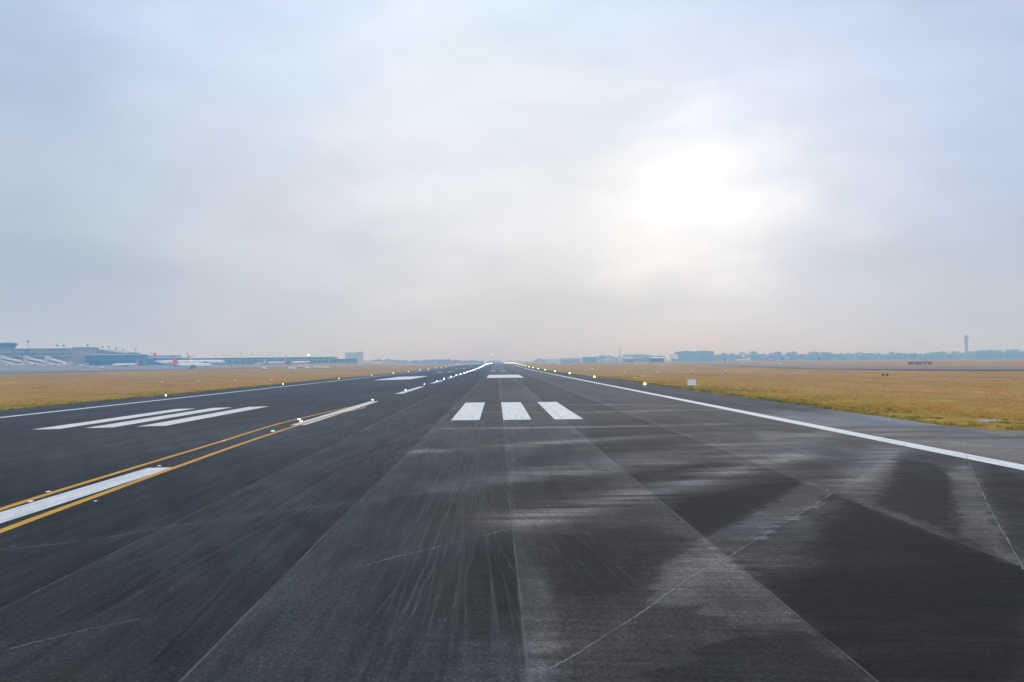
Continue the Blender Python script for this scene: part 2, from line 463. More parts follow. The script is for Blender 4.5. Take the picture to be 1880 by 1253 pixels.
def wear(X, Y):
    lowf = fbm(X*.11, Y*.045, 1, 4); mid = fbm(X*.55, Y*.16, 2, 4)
    a = (.026+.026*sstep((Y-12)/36)+.018*sstep((X-9)/8)*sstep((Y-20)/20))*(1+.30*lowf+.16*mid)  # base tone, darker near, lighter further down and to the right
    # lanes laid at different times
    for i, lx in enumerate(LANES):
        side = sstep((X-lx)/.08)
        k = [1.0, 1.06, .96, 1.18, .92, .90, 1.14][i % 7]
        a = a*(1+(k-1)*side)
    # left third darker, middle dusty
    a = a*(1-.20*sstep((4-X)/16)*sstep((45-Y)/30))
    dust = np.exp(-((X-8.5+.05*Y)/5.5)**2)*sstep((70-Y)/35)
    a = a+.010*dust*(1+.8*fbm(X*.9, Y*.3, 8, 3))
    near = Y < 95
    if near.any():
        xs, ys = X[near], Y[near]; v = a[near]
        jit = .22*fbm(xs*.35, ys*1.6, 4, 4)+.34*fbm(xs*.5-ys*.2, ys*5, 9, 5)
        for pts, soft, k in LW:
            sd = poly_sd(xs, ys, pts)+jit*.9
            v = v*(1+(k-1)*1.75*sstep(sd/(soft*.5)/2+.5)*(1+.5*fbm(xs*.25, ys*1.8, 12, 4)))
        for pts, soft, k in DW:
            sd = poly_sd(xs, ys, pts)+jit
            v = v*(1+(max(k, .3)-1)*sstep(sd/(soft*.5)/2+.5))
        for pts, w, s in BW:
            D = smooth_poly_dist(xs, ys, pts, w*4)
            v = v+1.8*s*np.exp(-(D/w)**2)*np.clip(.75+1.5*fbm(xs*.25+ys*.1, ys*3.0, 6, 4), 0, 2)
        for j in JW:   # bleached dust either side of the joints
            D = smooth_poly_dist(xs, ys, j, 1.6)
            v = v*(1+.28*np.exp(-(D/.45)**2))
        # broad sweep streaks across the turning area
        st = fbm(xs*.10+ys*.05, ys*.9-xs*.12, 21, 4)*sstep((xs-12)/6)*sstep((60-ys)/25)
        v = v*(1+.55*st)
        st2 = fbm((xs+ys*.52)*1.5, ys*.10, 23, 4)*sstep((14-xs)/8)*sstep((60-ys)/25)
        v = v*(1+.30*st2)
        a = a.copy(); a[near] = v
    for i, lx in enumerate(LANES):   # pale seam along each lane joint, dust caught on one side of it
        d = X-lx-.02*np.sin(Y*.21)
        a = a+.022*sstep((Y-38)/10)*np.exp(-(d/(.055+.0012*Y))**2)*(1+.8*fbm(X*0+lx, Y*.3, 17, 3))
        sg = (1, -1, 1, 1, 1, -1, 1)[i % 7]
        wob = np.clip(1+1.1*fbm(X*1.2, Y*.35, 18+i, 4), .2, 2)
        am = (.008, .008, .014, .018, .024, .030, .020)[i % 7]
        a = a+am*np.where(d*sg > 0, .65*np.exp(-np.abs(d)/.9)+.35*np.exp(-np.abs(d)/.18), 0)*wob
        a = a*(1-.22*np.where(d*sg < 0, np.exp(-np.abs(d)/1.1), 0)*wob)
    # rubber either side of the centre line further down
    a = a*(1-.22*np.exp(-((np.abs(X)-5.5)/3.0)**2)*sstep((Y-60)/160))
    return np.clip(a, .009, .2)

def asphalt_material(name, tint, use_attr=True, base=.05):
    m, nt, b = new_mat(name); N = nt.nodes; L = nt.links
    pos = N.new('ShaderNodeNewGeometry').outputs['Position']
    def noise(scale, stretch=(1, 1, 1), detail=4, rough=.6):
        mp = N.new('ShaderNodeMapping'); mp.inputs['Scale'].default_value = stretch; L.new(pos, mp.inputs[0])
        n = N.new('ShaderNodeTexNoise'); n.inputs['Scale'].default_value = scale; n.inputs['Detail'].default_value = detail
        n.inputs['Roughness'].default_value = rough; L.new(mp.outputs[0], n.inputs[0]); return n.outputs['Fac']
    def mapr(f, a0, a1, b0, b1):
        r = N.new('ShaderNodeMapRange'); L.new(f, r.inputs[0])
        for i, v in enumerate((a0, a1, b0, b1)): r.inputs[1+i].default_value = v
        return r.outputs[0]
    def mul(a, c):
        x = N.new('ShaderNodeMath'); x.operation = 'MULTIPLY'; L.new(a, x.inputs[0])
        if isinstance(c, float): x.inputs[1].default_value = c
        else: L.new(c, x.inputs[1])
        return x.outputs[0]
    if use_attr:
        at = N.new('ShaderNodeAttribute'); at.attribute_name = 'wear'; v = at.outputs['Fac']
    else:
        vv = N.new('ShaderNodeValue'); vv.outputs[0].default_value = base; v = vv.outputs[0]
    grain = noise(20, (1, .8, 1), 5, .8)           # aggregate
    v = mul(v, mapr(grain, .32, .68, .45, 1.55))
    sxy = N.new('ShaderNodeSeparateXYZ'); L.new(pos, sxy.inputs[0])
    mk_ = mapr(sxy.outputs['X'], 8, 17, 0, 1)
    def band(scale, stretch, rot, amp, mask, inv):
        m0 = N.new('ShaderNodeMapping'); m0.inputs['Rotation'].default_value = (0, 0, rot); L.new(pos, m0.inputs[0])
        m1 = N.new('ShaderNodeMapping'); m1.inputs['Scale'].default_value = stretch; L.new(m0.outputs[0], m1.inputs[0])
        n = N.new('ShaderNodeTexNoise'); n.inputs['Scale'].default_value = scale; n.inputs['Detail'].default_value = 5; n.inputs['Roughness'].default_value = .65
        L.new(m1.outputs[0], n.inputs[0]); q = mapr(n.outputs['Fac'], .3, .7, -amp, amp)
        if inv:
            k = N.new('ShaderNodeMath'); k.operation = 'SUBTRACT'; k.inputs[0].default_value = 1; L.new(mask, k.inputs[1]); mask = k.outputs[0]
        q = mul(q, mask); k = N.new('ShaderNodeMath'); k.operation = 'ADD'; L.new(q, k.inputs[0]); k.inputs[1].default_value = 1; return k.outputs[0]
    v = mul(v, band(2.2, (.22, 3.2, 1), .10, .42, mk_, False))     # cross scuffs where aircraft swing in
    v = mul(v, band(5.0, (1.3, .05, 1), -.05, .26, mk_, True))     # fine scuffs along the runway
    v = mul(v, band(1.6, (1.2, .06, 1), .16, .20, mk_, True))
    blot = noise(.9, (1, .35, 1), 5)
    v = mul(v, mapr(blot, .3, .7, .86, 1.14))
    strk = noise(3.2, (1, .035, 1), 5, .65)        # streaks along the direction of traffic
    v = mul(v, mapr(strk, .3, .7, .88, 1.12))
    speck = noise(30, (1, .7, 1), 2, .5)            # bleached stones
    sp = mapr(speck, .64, .72, 0, 1.3)
    ad = N.new('ShaderNodeMath'); ad.operation = 'MULTIPLY_ADD'; L.new(sp, ad.inputs[0]); L.new(v, ad.inputs[1]); L.new(v, ad.inputs[2])
    v = ad.outputs[0]
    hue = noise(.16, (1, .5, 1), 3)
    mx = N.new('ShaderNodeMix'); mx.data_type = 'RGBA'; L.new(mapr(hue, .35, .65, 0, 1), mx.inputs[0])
    hx = mapr(sxy.outputs['X'], 2, 15, -.62, .45)  # bluer to the left: windscreen reflection put into the asphalt colour
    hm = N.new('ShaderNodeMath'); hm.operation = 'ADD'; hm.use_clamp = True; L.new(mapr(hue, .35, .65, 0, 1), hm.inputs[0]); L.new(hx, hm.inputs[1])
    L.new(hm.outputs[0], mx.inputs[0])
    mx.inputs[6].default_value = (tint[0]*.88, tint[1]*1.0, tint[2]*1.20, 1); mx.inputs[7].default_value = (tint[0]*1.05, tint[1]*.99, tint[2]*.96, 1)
    sc_ = N.new('ShaderNodeVectorMath'); sc_.operation = 'SCALE'; L.new(mx.outputs[2], sc_.inputs[0]); L.new(v, sc_.inputs['Scale'])
    L.new(sc_.outputs[0], b.inputs['Base Color'])
    b.inputs['Roughness'].default_value = .92; spec(b, .10)
    bp = N.new('ShaderNodeBump'); bp.inputs['Strength'].default_value = .35; bp.inputs['Distance'].default_value = .006
    L.new(grain, bp.inputs['Height']); L.new(bp.outputs[0], b.inputs['Normal'])
    return m
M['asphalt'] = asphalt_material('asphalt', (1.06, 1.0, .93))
M['asphalt_blue'] = asphalt_material('asphalt_shoulder', (.97, 1.0, 1.03), True)
M['taxi_grey'] = asphalt_material('taxiway_grey', (1.08, 1.0, .90), True)
M['far_taxi'] = asphalt_material('far_taxiway', (1, 1, 1), False, .20)
M['far_taxi_dark'] = asphalt_material('far_taxiway_dark', (1.10, 1, .88), False, .17)
M['apron_mat'] = asphalt_material('apron', (1.18, 1, .82), False, .23)

ny_, y_ = [], 4.5
while y_ < 100:
    ny_.append(y_); y_ += max(.075, .0085*y_)
ry = np.array([-120, -60, -30, -10, -3, 1] + ny_ + list(np.arange(101.5, 400, 5)) + list(np.arange(400, 1500, 25)) + list(np.arange(1500, 4300, 60)))
rx = np.concatenate([np.arange(-30, -15, .5), np.arange(-15, -6, .2), np.arange(-6, 0, .11), np.arange(0, 22, .075), np.arange(22, 30.001, .11)]); rx[-1] = 30
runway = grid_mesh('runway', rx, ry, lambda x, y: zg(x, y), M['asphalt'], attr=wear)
tag(runway, 'dark streaked asphalt runway running to the horizon', 'runway', kind='structure')

# shoulders
sy = ry[ry > -121]
def edge_jit(y, s): return .22*fbm(y*.5+s, y*0+s, 30, 4)
def shoulder(name, xa, xb, label, s):
    t = np.linspace(0, 1, 14)
    yy = np.concatenate([np.arange(-120, 40, 2), np.arange(40, 260, .7), np.arange(260, 400, 5), np.arange(400, 1500, 25), np.arange(1500, 4300, 60)])
    if s > 0: yy = yy[yy > 44]
    def zf(x, y): return zg(x, y)
    o = grid_mesh(name, t, yy, lambda x, y: x*0, M['asphalt_blue'])
    me = o.data; co = np.zeros(len(me.vertices)*3, np.float32); me.vertices.foreach_get('co', co); co = co.reshape(-1, 3)
    T = co[:, 0].copy(); Yv = co[:, 1]
    outer = xb+np.sign(xb)*edge_jit(Yv, s)
    co[:, 0] = xa+(outer-xa)*T
    co[:, 2] = zg(co[:, 0], Yv)-.001
    me.vertices.foreach_set('co', co.ravel()); me.update()
    at = me.attributes.new('wear', 'FLOAT', 'POINT')
    w = .050*(1+.5*fbm(co[:, 0]*.8, Yv*.06, 40+s, 4))
    w = w+.05*np.exp(-((T-.93)/.05)**2)*(fbm(Yv*.4, Yv*0, 44) > .1)
    w = w+.02*np.exp(-((T-.45)/.03)**2)
    if s > 0: w = w+.115*sstep((62-Yv+3*fbm(Yv*.3, co[:, 0]*.8, 46, 3))/12)
    at.data.foreach_set('value', w.astype(np.float32))
    return tag(o, label, 'shoulder', kind='structure')
shoulder('runway_shoulder', -30.0, -37.0, 'dark paved shoulder outside the left white edge line', -1)
shoulder('runway_shoulder', 30.0, 36.6, 'dark bluish paved shoulder outside the right white edge line', 1)

# grey entry taxiway flaring off to the right in the foreground
bnd = spline([(1575, 759.5), (1610, 766), (1650, 773), (1690, 778.5), (1740, 783), (1800, 787.5), (1880, 792), (2000, 799), (2200, 812), (2500, 834)], 12)
bx_, by_ = bnd[:, 0], bnd[:, 1]
tx = np.concatenate([np.arange(30, 45, .12), np.arange(45, 80, 1.0)]); ty = np.concatenate([np.arange(-40, 18, 2.0), np.arange(18, 52, .14)])
order = np.argsort(bx_)
def taxi_keep(X, Y, r, c):
    xm = (tx[c]+tx[c+1])/2; ym = (ty[r]+ty[r+1])/2
    lim = np.interp(xm, bx_[order], by_[order], left=53, right=by_[order][-1]-2)
    lim = np.where(xm < bx_.min(), 44.5+0*xm, lim)+.3*fbm(xm*1.3, xm*0, 33, 4)
    inside = ym < np.where(xm < 36.7, 44.15, lim)
    return inside
def taxi_wear(X, Y):
    a = .155*(1+.24*fbm(X*.3, Y*1.2, 50, 4)+.14*fbm(X*1.2, Y*4, 51, 3))
    a = a*(1-.38*np.exp(-(((Y-36.5+.12*(X-38)))/.7)**2))
    a = a*(1-.3*sstep((fbm(X*.12, Y*.7, 53, 3)-.12)/.2))
    a = a+.09*np.exp(-(smooth_poly_dist(X, Y, bnd, 2)/.18)**2)
    return a
taxi = grid_mesh('entry_taxiway', tx, ty, lambda x, y: zg(x, y)-.0015, M['taxi_grey'], attr=taxi_wear, keep=taxi_keep)
tag(taxi, 'light grey worn taxiway pavement joining the runway at the right', 'taxiway', kind='structure')

# ------------------------------------------------------------------ painted markings (parts of the runway)
def worn_paint(name, col, wearamt=.5):
    m, nt, b = new_mat(name); N = nt.nodes; L = nt.links
    pos = N.new('ShaderNodeNewGeometry').outputs['Position']
    mp = N.new('ShaderNodeMapping'); mp.inputs['Scale'].default_value = (1, .25, 1); L.new(pos, mp.inputs[0])
    n = N.new('ShaderNodeTexNoise'); n.inputs['Scale'].default_value = 2.2; n.inputs['Detail'].default_value = 8; n.inputs['Roughness'].default_value = .7; L.new(mp.outputs[0], n.inputs[0])
    r = N.new('ShaderNodeValToRGB'); e = r.color_ramp.elements
    e[0].position = .25; e[0].color = (*[c*(1-wearamt) for c in col], 1); e[1].position = .60; e[1].color = (*col, 1)
    L.new(n.outputs['Fac'], r.inputs[0])
    ch = N.new('ShaderNodeTexNoise'); ch.inputs['Scale'].default_value = 9; ch.inputs['Detail'].default_value = 6; ch.inputs['Roughness'].default_value = .8; L.new(pos, ch.inputs[0])
    cr = N.new('ShaderNodeMapRange'); L.new(ch.outputs['Fac'], cr.inputs[0])
    for i, v in enumerate((.54, .70, 0, .85)): cr.inputs[1+i].default_value = v
    m3 = N.new('ShaderNodeMapping'); m3.inputs['Scale'].default_value = (3.5, .10, 1); m3.inputs['Rotation'].default_value = (0, 0, .06); L.new(pos, m3.inputs[0])
    rb = N.new('ShaderNodeTexNoise'); rb.inputs['Scale'].default_value = 1.5; rb.inputs['Detail'].default_value = 5; rb.inputs['Roughness'].default_value = .7; L.new(m3.outputs[0], rb.inputs[0])
    rr = N.new('ShaderNodeMapRange'); L.new(rb.outputs['Fac'], rr.inputs[0])
    for i, v in enumerate((.52, .78, 0, .6)): rr.inputs[1+i].default_value = v
    mmx = N.new('ShaderNodeMath'); mmx.operation = 'MAXIMUM'; L.new(cr.outputs[0], mmx.inputs[0]); L.new(rr.outputs[0], mmx.inputs[1])
    mx = N.new('ShaderNodeMix'); mx.data_type = 'RGBA'; L.new(mmx.outputs[0], mx.inputs[0]); L.new(r.outputs[0], mx.inputs[6]); mx.inputs[7].default_value = (.11, .11, .11, 1)
    L.new(mx.outputs[2], b.inputs['Base Color'])
    b.inputs['Roughness'].default_value = .8; spec(b, .2)
    return m
M['white_line'] = worn_paint('white_marking', (.78, .765, .73), .22)
M['white_line_old'] = worn_paint('white_marking_old', (.72, .71, .70), .3)
M['yellow_line'] = worn_paint('yellow_marking', (.66, .34, .03), .25)
def strip(name, path, halfw, mat, lift=.004, jitter=0.0, parent=runway, seed=0):
    """ribbon of paint along a ground path"""
    p = np.asarray(path)[:, :2]; t = np.gradient(p, axis=0); t /= np.linalg.norm(t, axis=1)[:, None]+1e-9
    nrm = np.stack([-t[:, 1], t[:, 0]], 1)
    hw = halfw*(1+jitter*2*fbm(np.arange(len(p))*.7, np.zeros(len(p)), seed+60, 3)) if jitter else np.full(len(p), halfw)
    A = p+nrm*hw[:, None]; B = p-nrm*hw[:, None]
    mb = MB(); n = len(p)
    # split where the crown line is crossed so the ribbon follows the camber
    C = p
    for q in (A, C, B): mb.v += [(float(x), float(y), float(zg(x, y))+lift) for x, y in q]
    for r in (0, 1):
        for i in range(n-1):
            mb.f.append((r*n+i, r*n+i+1, (r+1)*n+i+1, (r+1)*n+i)); mb.mi.append(0)
    return mb.build(name, mat, parent)
def rect_mark(name, x0, x1, y0, y1, mat):
    n = max(2, int((y1-y0)/3)); ys = np.linspace(y0, y1, n)
    nx = 6; xs = np.linspace(x0, x1, nx)
    if x0 < 0 < x1: xs = np.array([x0, 0, x1])
    mb = MB(); k = len(xs)
    for y in ys:
        for x in xs: mb.v.append((float(x+.012*math.sin(y*3.1+x)), float(y), float(zg(x, y))+.004))
    for i in range(n-1):
        for j in range(k-1):
            a = i*k+j; mb.f.append((a, a+1, a+k+1, a+k)); mb.mi.append(0)
    return mb.build(name, mat, runway)
ey = np.concatenate([np.arange(-60, 130, 2), np.arange(130, 400, 10), np.arange(400, 1500, 25), np.arange(1500, 4250, 60)])
for sx_ in (-29.45, 29.45):
    o = strip('edge_line', np.stack([np.full(len(ey), sx_), ey], 1), .45, M['white_line'])
    o['label'] = 'continuous white edge line on the %s' % ('left' if sx_ < 0 else 'right')
y0 = 28.9-30
for k in range(40):
    rect_mark('centre_line_dash', -.46, .46, y0, y0+30, M['white_line_old']); y0 += 49.6
for s in (-1, 1):
    for k in range(3):
        xa = 9+3.3*k
        rect_mark('touchdown_stripe', min(s*xa, s*(xa+1.8)), max(s*xa, s*(xa+1.8)), 51.4, 74.3, M['white_line'])
    rect_mark('aiming_point_marking', min(s*9.3, s*18.6), max(s*9.3, s*18.6), 199, 250, M['white_line'])
    for yb, nst in ((365, 2), (515, 2), (665, 1), (815, 1)):
        for k in range(nst):
            xa = 9+3.3*k*1.4
            rect_mark('touchdown_stripe', min(s*xa, s*(xa+2.2)), max(s*xa, s*(xa+2.2)), yb, yb+22.5, M['white_line_old'])
for px in ([(-60, 955), (0, 936), (120, 898), (274, 851), (400, 813), (520, 776.5), (640, 748.5)],
           [(-60, 999), (0, 976.5), (150, 921), (330, 856), (480, 803), (600, 765.5), (672, 748)]):
    wl = spline(px, 8); dirn = (wl[0]-wl[6]); dirn = dirn/np.linalg.norm(dirn[:2])
    back = np.array([wl[0]+dirn*k for k in range(44, 0, -2)])     # the lines carry on past the camera
    strip('taxi_lead_line', np.vstack([back, wl]), .125, M['yellow_line'], .009)
def broken_mat(name, col, lo, hi, amax, scale):
    """thin film that covers the asphalt only in part"""
    m, nt, b = new_mat(name); N = nt.nodes; L = nt.links
    pos = N.new('ShaderNodeNewGeometry').outputs['Position']
    n = N.new('ShaderNodeTexNoise'); n.inputs['Scale'].default_value = scale; n.inputs['Detail'].default_value = 7; n.inputs['Roughness'].default_value = .65; L.new(pos, n.inputs[0])
    r = N.new('ShaderNodeMapRange'); L.new(n.outputs['Fac'], r.inputs[0])
    for i, v in enumerate((lo, hi, 0, amax)): r.inputs[1+i].default_value = v
    L.new(r.outputs[0], b.inputs['Alpha'])
    b.inputs['Base Color'].default_value = (*col, 1); b.inputs['Roughness'].default_value = .9; spec(b, .1)
    return m
M['scuff'] = broken_mat('tyre_scuff', (.16, .155, .15), .28, .74, .24, .45)
M['rubber_scuff'] = broken_mat('rubber_scuff', (.012, .012, .013), .30, .75, .35, .4)
M['seam'] = broken_mat('lane_seam', (.20, .19, .165), .25, .65, .55, .8)
M['crack'] = broken_mat('joint_sealant', (.25, .25, .245), .30, .62, .78, .9)
for i, (j, w) in enumerate(zip(JW, (.011, .012, .012, .015, .013, .014))):
    jj = j.copy()
    # fine wander
    u = np.linspace(0, 1, len(jj)*4); base = np.stack([np.interp(u, np.linspace(0, 1, len(jj)), jj[:, k]) for k in range(3)], 1)
    base[:, 0] += .02*fbm(u*60, u*0, 70+i, 3); base[:, 1] += .02*fbm(u*60, u*0, 80+i, 3)
    strip('pavement_joint', base, w, M['crack'], .006, .5, seed=i)
for i, (w, hw, st) in enumerate(TRACKS):
    strip('tyre_mark', w, hw*.38, M['scuff'] if st > 0 else M['rubber_scuff'], .0022+.00003*i, .35, seed=i)
for i, lx in enumerate(LANES):
    yy = np.arange(4.6, 60, .8)
    strip('lane_seam', np.stack([lx+.02*np.sin(yy*.21)+.012*fbm(yy*1.3, yy*0, 95+i, 3), yy], 1), .018, M['seam'], .0046, .5, seed=i)
# short dabs of old paint
for px, l in (((660, 1003), .09), ((835, 919), .14), ((22, 1004), .14), ((1528, 949), .2), ((1492, 948), .1), ((828, 836), .14)):
    q = P(*px); strip('paint_dab', np.array([[q[0]-l/2, q[1]], [q[0], q[1]+.02], [q[0]+l/2, q[1]+.01]]), .03, M['crack'], .006)

# ------------------------------------------------------------------ far taxiways and apron
def ribbon(name, near, far, mat, label, cat, lift=.12, n=10, rows=5):
    a = spline(near, n); b = spline(far, n)
    mb = MB()
    for k in range(rows+1):
        t = k/rows; q = a*(1-t)+b*t
        mb.v += [(float(x), float(y), float(zg(x, y))+lift) for x, y, _ in q]
    c = len(a)
    for k in range(rows):
        for i in range(c-1):
            mb.f.append((k*c+i, k*c+i+1, (k+1)*c+i+1, (k+1)*c+i)); mb.mi.append(0)
    return tag(mb.build(name, mat), label, cat, kind='structure')
ribbon('parallel_taxiway', [(-60, 689.5), (0, 687.2), (120, 683.8), (240, 681), (350, 679), (470, 676.8), (560, 675)],
       [(-60, 684.5), (0, 682.8), (120, 680.4), (240, 678.3), (350, 676.9), (470, 675.2), (560, 673.8)], M['far_taxi'],
       'pale grey strip of taxiway beyond the left grass', 'taxiway')
ribbon('crossing_taxiway', [(1300, 671.6), (1400, 674.6), (1540, 678.4), (1700, 679.6), (1880, 680.4), (2000, 680.8)],
       [(1300, 669), (1400, 670.2), (1540, 672.4), (1700, 674), (1880, 675), (2000, 675.4)], M['far_taxi_dark'],
       'dark grey strip of taxiway beyond the right grass', 'taxiway')
ap = grid_mesh('apron', np.concatenate([np.arange(-980, -480, 15.0), np.arange(-480, -349, 10.0)]), np.arange(450, 1500, 25.0), lambda x, y: zg(x, y)+.10, M['apron_mat'])
tag(ap, 'grey concrete apron in front of the terminal', 'apron', kind='structure')

# ------------------------------------------------------------------ grass tufts (uncountable)
def tufts(name, label, n, region, seed, hmin, hmax, green=0.0):
    r = np.random.RandomState(seed)
    x, y = region(r, n); n = len(x)
    blades = 7
    ang = r.rand(n, blades)*2*np.pi; lean = .25+.6*r.rand(n, blades)
    hh = (hmin+(hmax-hmin)*r.rand(n)**2)[:, None]*(.6+.5*r.rand(n, blades))
    rad = .16*r.rand(n, blades)+.02
    cx = x[:, None]+np.cos(ang)*rad; cy = y[:, None]+np.sin(ang)*rad
    cz = (ground_z(x, y))[:, None]+0*cx
    wd = .03+.05*r.rand(n, blades)
    px_, py_ = -np.sin(ang), np.cos(ang)
    a = np.stack([cx-px_*wd, cy-py_*wd, cz-.03], -1); b = np.stack([cx+px_*wd, cy+py_*wd, cz-.03], -1)
    t = np.stack([cx+np.cos(ang)*lean*hh, cy+np.sin(ang)*lean*hh, cz+hh], -1)
    V = np.stack([a, b, t], 2).reshape(-1, 3).astype(np.float32); nt_ = len(V)//3
    me = bpy.data.meshes.new(name)
    me.vertices.add(len(V)); me.vertices.foreach_set('co', V.ravel())
    me.loops.add(nt_*3); me.loops.foreach_set('vertex_index', np.arange(nt_*3, dtype=np.int32))
    me.polygons.add(nt_); me.polygons.foreach_set('loop_start', np.arange(0, nt_*3, 3, dtype=np.int32)); me.polygons.foreach_set('loop_total', np.full(nt_, 3, np.int32))
    me.update(calc_edges=True)
    at = me.attributes.new('wear', 'FLOAT', 'POINT')
    near = np.clip(1-(np.abs(x)-38)/14+.9*fbm(x*.12, y*.08, 5), 0, 1)
    val = np.repeat((.5*near+.45*r.rand(n)**1.5), blades*3)
    at.data.foreach_set('value', (val+green).astype(np.float32))
    me.materials.append(M['tuft'])
    o = bpy.data.objects.new(name, me); COL.objects.link(o)
    return tag(o, label, 'grass', kind='stuff')
def tuft_mat():
    m, nt, b = new_mat('grass_blades'); N = nt.nodes; L = nt.links
    at = N.new('ShaderNodeAttribute'); at.attribute_name = 'wear'
    r = N.new('ShaderNodeValToRGB'); e = r.color_ramp.elements
    e[0].position = .0; e[0].color = (.68, .38, .13, 1); e[1].position = .9; e[1].color = (.17, .20, .02, 1)
    k = e.new(.45); k.color = (.60, .35, .07, 1)
    L.new(at.outputs['Fac'], r.inputs[0]); L.new(r.outputs[0], b.inputs['Base Color'])
    b.inputs['Roughness'].default_value = 1; spec(b, .05)
    tr = N.new('ShaderNodeBsdfTranslucent'); L.new(r.outputs[0], tr.inputs['Color'])
    ms = N.new('ShaderNodeMixShader'); ms.inputs[0].default_value = .5
    L.new(b.outputs[0], ms.inputs[1]); L.new(tr.outputs[0], ms.inputs[2]); L.new(ms.outputs[0], N['Material Output'].inputs['Surface'])
    return m
M['tuft'] = tuft_mat()
def reg_right(r, n):
    y = 34+(r.rand(n)**1.7)*190; x = 37.0+(r.rand(n)**1.5)*(14+.75*y)
    lim = np.interp(x, bx_[order], by_[order], left=-1e3, right=by_[order][-1])
    ok = (x > 37.0) & ((y > lim+.15))
    ok &= (fbm(x*.25, y*.25, 77, 3)+.35*np.exp(-(x-37)/4)) > -.12
    return x[ok], y[ok]
def reg_left(r, n):
    y = 60+(r.rand(n)**1.6)*240; x = -37.1-(r.rand(n)**1.8)*(10+.45*y)
    ok = (fbm(x*.2, y*.2, 78, 3)+.35*np.exp((x+37)/4)) > -.1
    return x[ok], y[ok]
def reg_edge_r(r, n):
    y = 38+(r.rand(n)**1.5)*130; x = 36.55+.22*fbm(y*.5+1, y*0+1, 30, 4)+r.rand(n)**2*1.6-.12
    lim = np.interp(x, bx_[order], by_[order], left=-1e3, right=by_[order][-1])
    xa = bx_[order][0]+r.rand(n)*25; ya = np.interp(xa, bx_[order], by_[order])+.05+r.rand(n)**2*1.2
    use = r.rand(n) < .45
    x = np.where(use, xa, x); y = np.where(use, ya, y); lim = np.where(use, y-1, lim)
    ok = (y > lim) & (fbm(x*.5, y*.35, 88, 3) > -.15)
    return x[ok], y[ok]
def reg_edge_l(r, n):
    y = 60+(r.rand(n)**1.5)*200; x = -37.0-.22*fbm(y*.5-1, y*0-1, 30, 4)-r.rand(n)**2*1.6+.12
    ok = fbm(x*.5, y*.35, 89, 3) > -.15
    return x[ok], y[ok]
tufts('verge_grass', 'ragged green grass overhanging the right pavement edge', 9000, reg_edge_r, 5, .08, .24, .5)
tufts('verge_grass', 'ragged green grass overhanging the left pavement edge', 6000, reg_edge_l, 6, .08, .24, .45)
tufts('grass_tufts', 'tufts of yellow and green dry grass right of the runway', 46000, reg_right, 1, .04, .20)
tufts('grass_tufts', 'tufts of ochre dry grass left of the runway', 22000, reg_left, 2, .05, .18)

# ------------------------------------------------------------------ runway lights
def edge_light(name, label):
    t = thing(name, label, 'runway light', (0, 0, 0), 0, 'runway edge lights')
    b = MB(); b.lathe([(.16, 0), (.16, .03), (.05, .06), (.045, .22), (.09, .24), (.09, .27)], 10)
    b.build('lamp_base', M['steel'], t)
    h = MB(); h.lathe([(.10, .27), (.17, .32), (.18, .42), (.13, .50), (.04, .54)], 10)
    h.build('lamp_globe', M['lamp_edge'], t, smooth=True)
    return t
def put_lights(side, y0, step, n):
    names = 'right' if side > 0 else 'left'
    words = ['nearest', 'second nearest', 'third nearest', 'fourth nearest', 'fifth nearest', 'sixth nearest', 'seventh nearest', 'eighth nearest']
    for k in range(n):
        y = y0+step*k; x = side*33.3
        lab = ('%s glowing light along the %s edge of the runway' % (words[k], names) if k < 8 else
               'tiny glowing light merging into the far %s row of runway edge lights' % names)
        o = first_edge if (k == 0 and side > 0) else dup(first_edge, (0, 0, 0))
        o['label'] = lab; o['group'] = ('far lights in the %s edge row' % names) if k >= 8 else 'runway edge lights'
        o.location = (x, y, float(zg(x, y))-.002)
        sc_ = 1+min(1.1, y/900)       # far units enlarged so their glow still shows
        sc_ *= 1.0 if side > 0 else (.52 if k < 4 else .7)
        o.scale = (sc_, sc_, sc_)
first_edge = edge_light('runway_edge_light', '')
put_lights(1, 116.5, 60.6, 62)
put_lights(-1, 111, 60.2, 62)
def inset(name, label, mat):
    t = thing(name, label, 'runway light', (0, 0, 0), 0, 'centre line lights')
    b = MB(); b.lathe([(.17, .0), (.165, .018), (.12, .026)], 12); b.build('steel_rim', M['steel'], t)
    h = MB(); h.lathe([(.10, .024), (.095, .05), (.05, .065)], 10); h.build('lens', mat, t, smooth=True)
    return t
first_in = inset('inset_runway_light', '', M['lamp_white'])
far_in = inset('centre_line_light', '', M['lamp_white_far'])
near_l = [(56, 921.5, 'small white inset light beside the nearest centre line dash'),
          (89, 903.5, 'small white inset light just outside the upper yellow line, in the near left'),
          (292.5, 856, 'small white inset light past the far end of the nearest centre line dash'),
          (411, 810, 'small white inset light on the upper yellow line before the second dash'),
          (549, 770.8, 'upper of the paired inset lights by the start of the second dash'),
          (553, 774.3, 'lower of the paired inset lights by the start of the second dash'),
          (684, 734.8, 'white inset light just past the far end of the second dash'),
          (744.4, 716.8, 'white inset light on the left edge of the third dash'),
          (779, 706, 'white inset light past the far end of the third dash'),
          (802, 699.8, 'white inset light in the middle of the fourth dash'),
          (175.5, 920.5, 'faint inset light below the lower yellow line')]
for i, (a, b_, lab) in enumerate(near_l):
    q = P(a, b_); o = first_in if i == 0 else dup(far_in if q[1] > 44 else first_in, (0, 0, 0))
    o.location = tuple(q); o['label'] = lab
    sl_ = .6 if q[1] < 44 else .8; o.scale = (sl_, sl_, .35 if q[1] < 40 else .8)
    if i == len(near_l)-1: o.scale = (.35, .35, .2)
q = P(501, 792.8); gl = inset('inset_taxi_light', 'green inset light between the two yellow lines', M['lamp_green']); gl.location = tuple(q); gl['group'] = 'taxiway lead light'
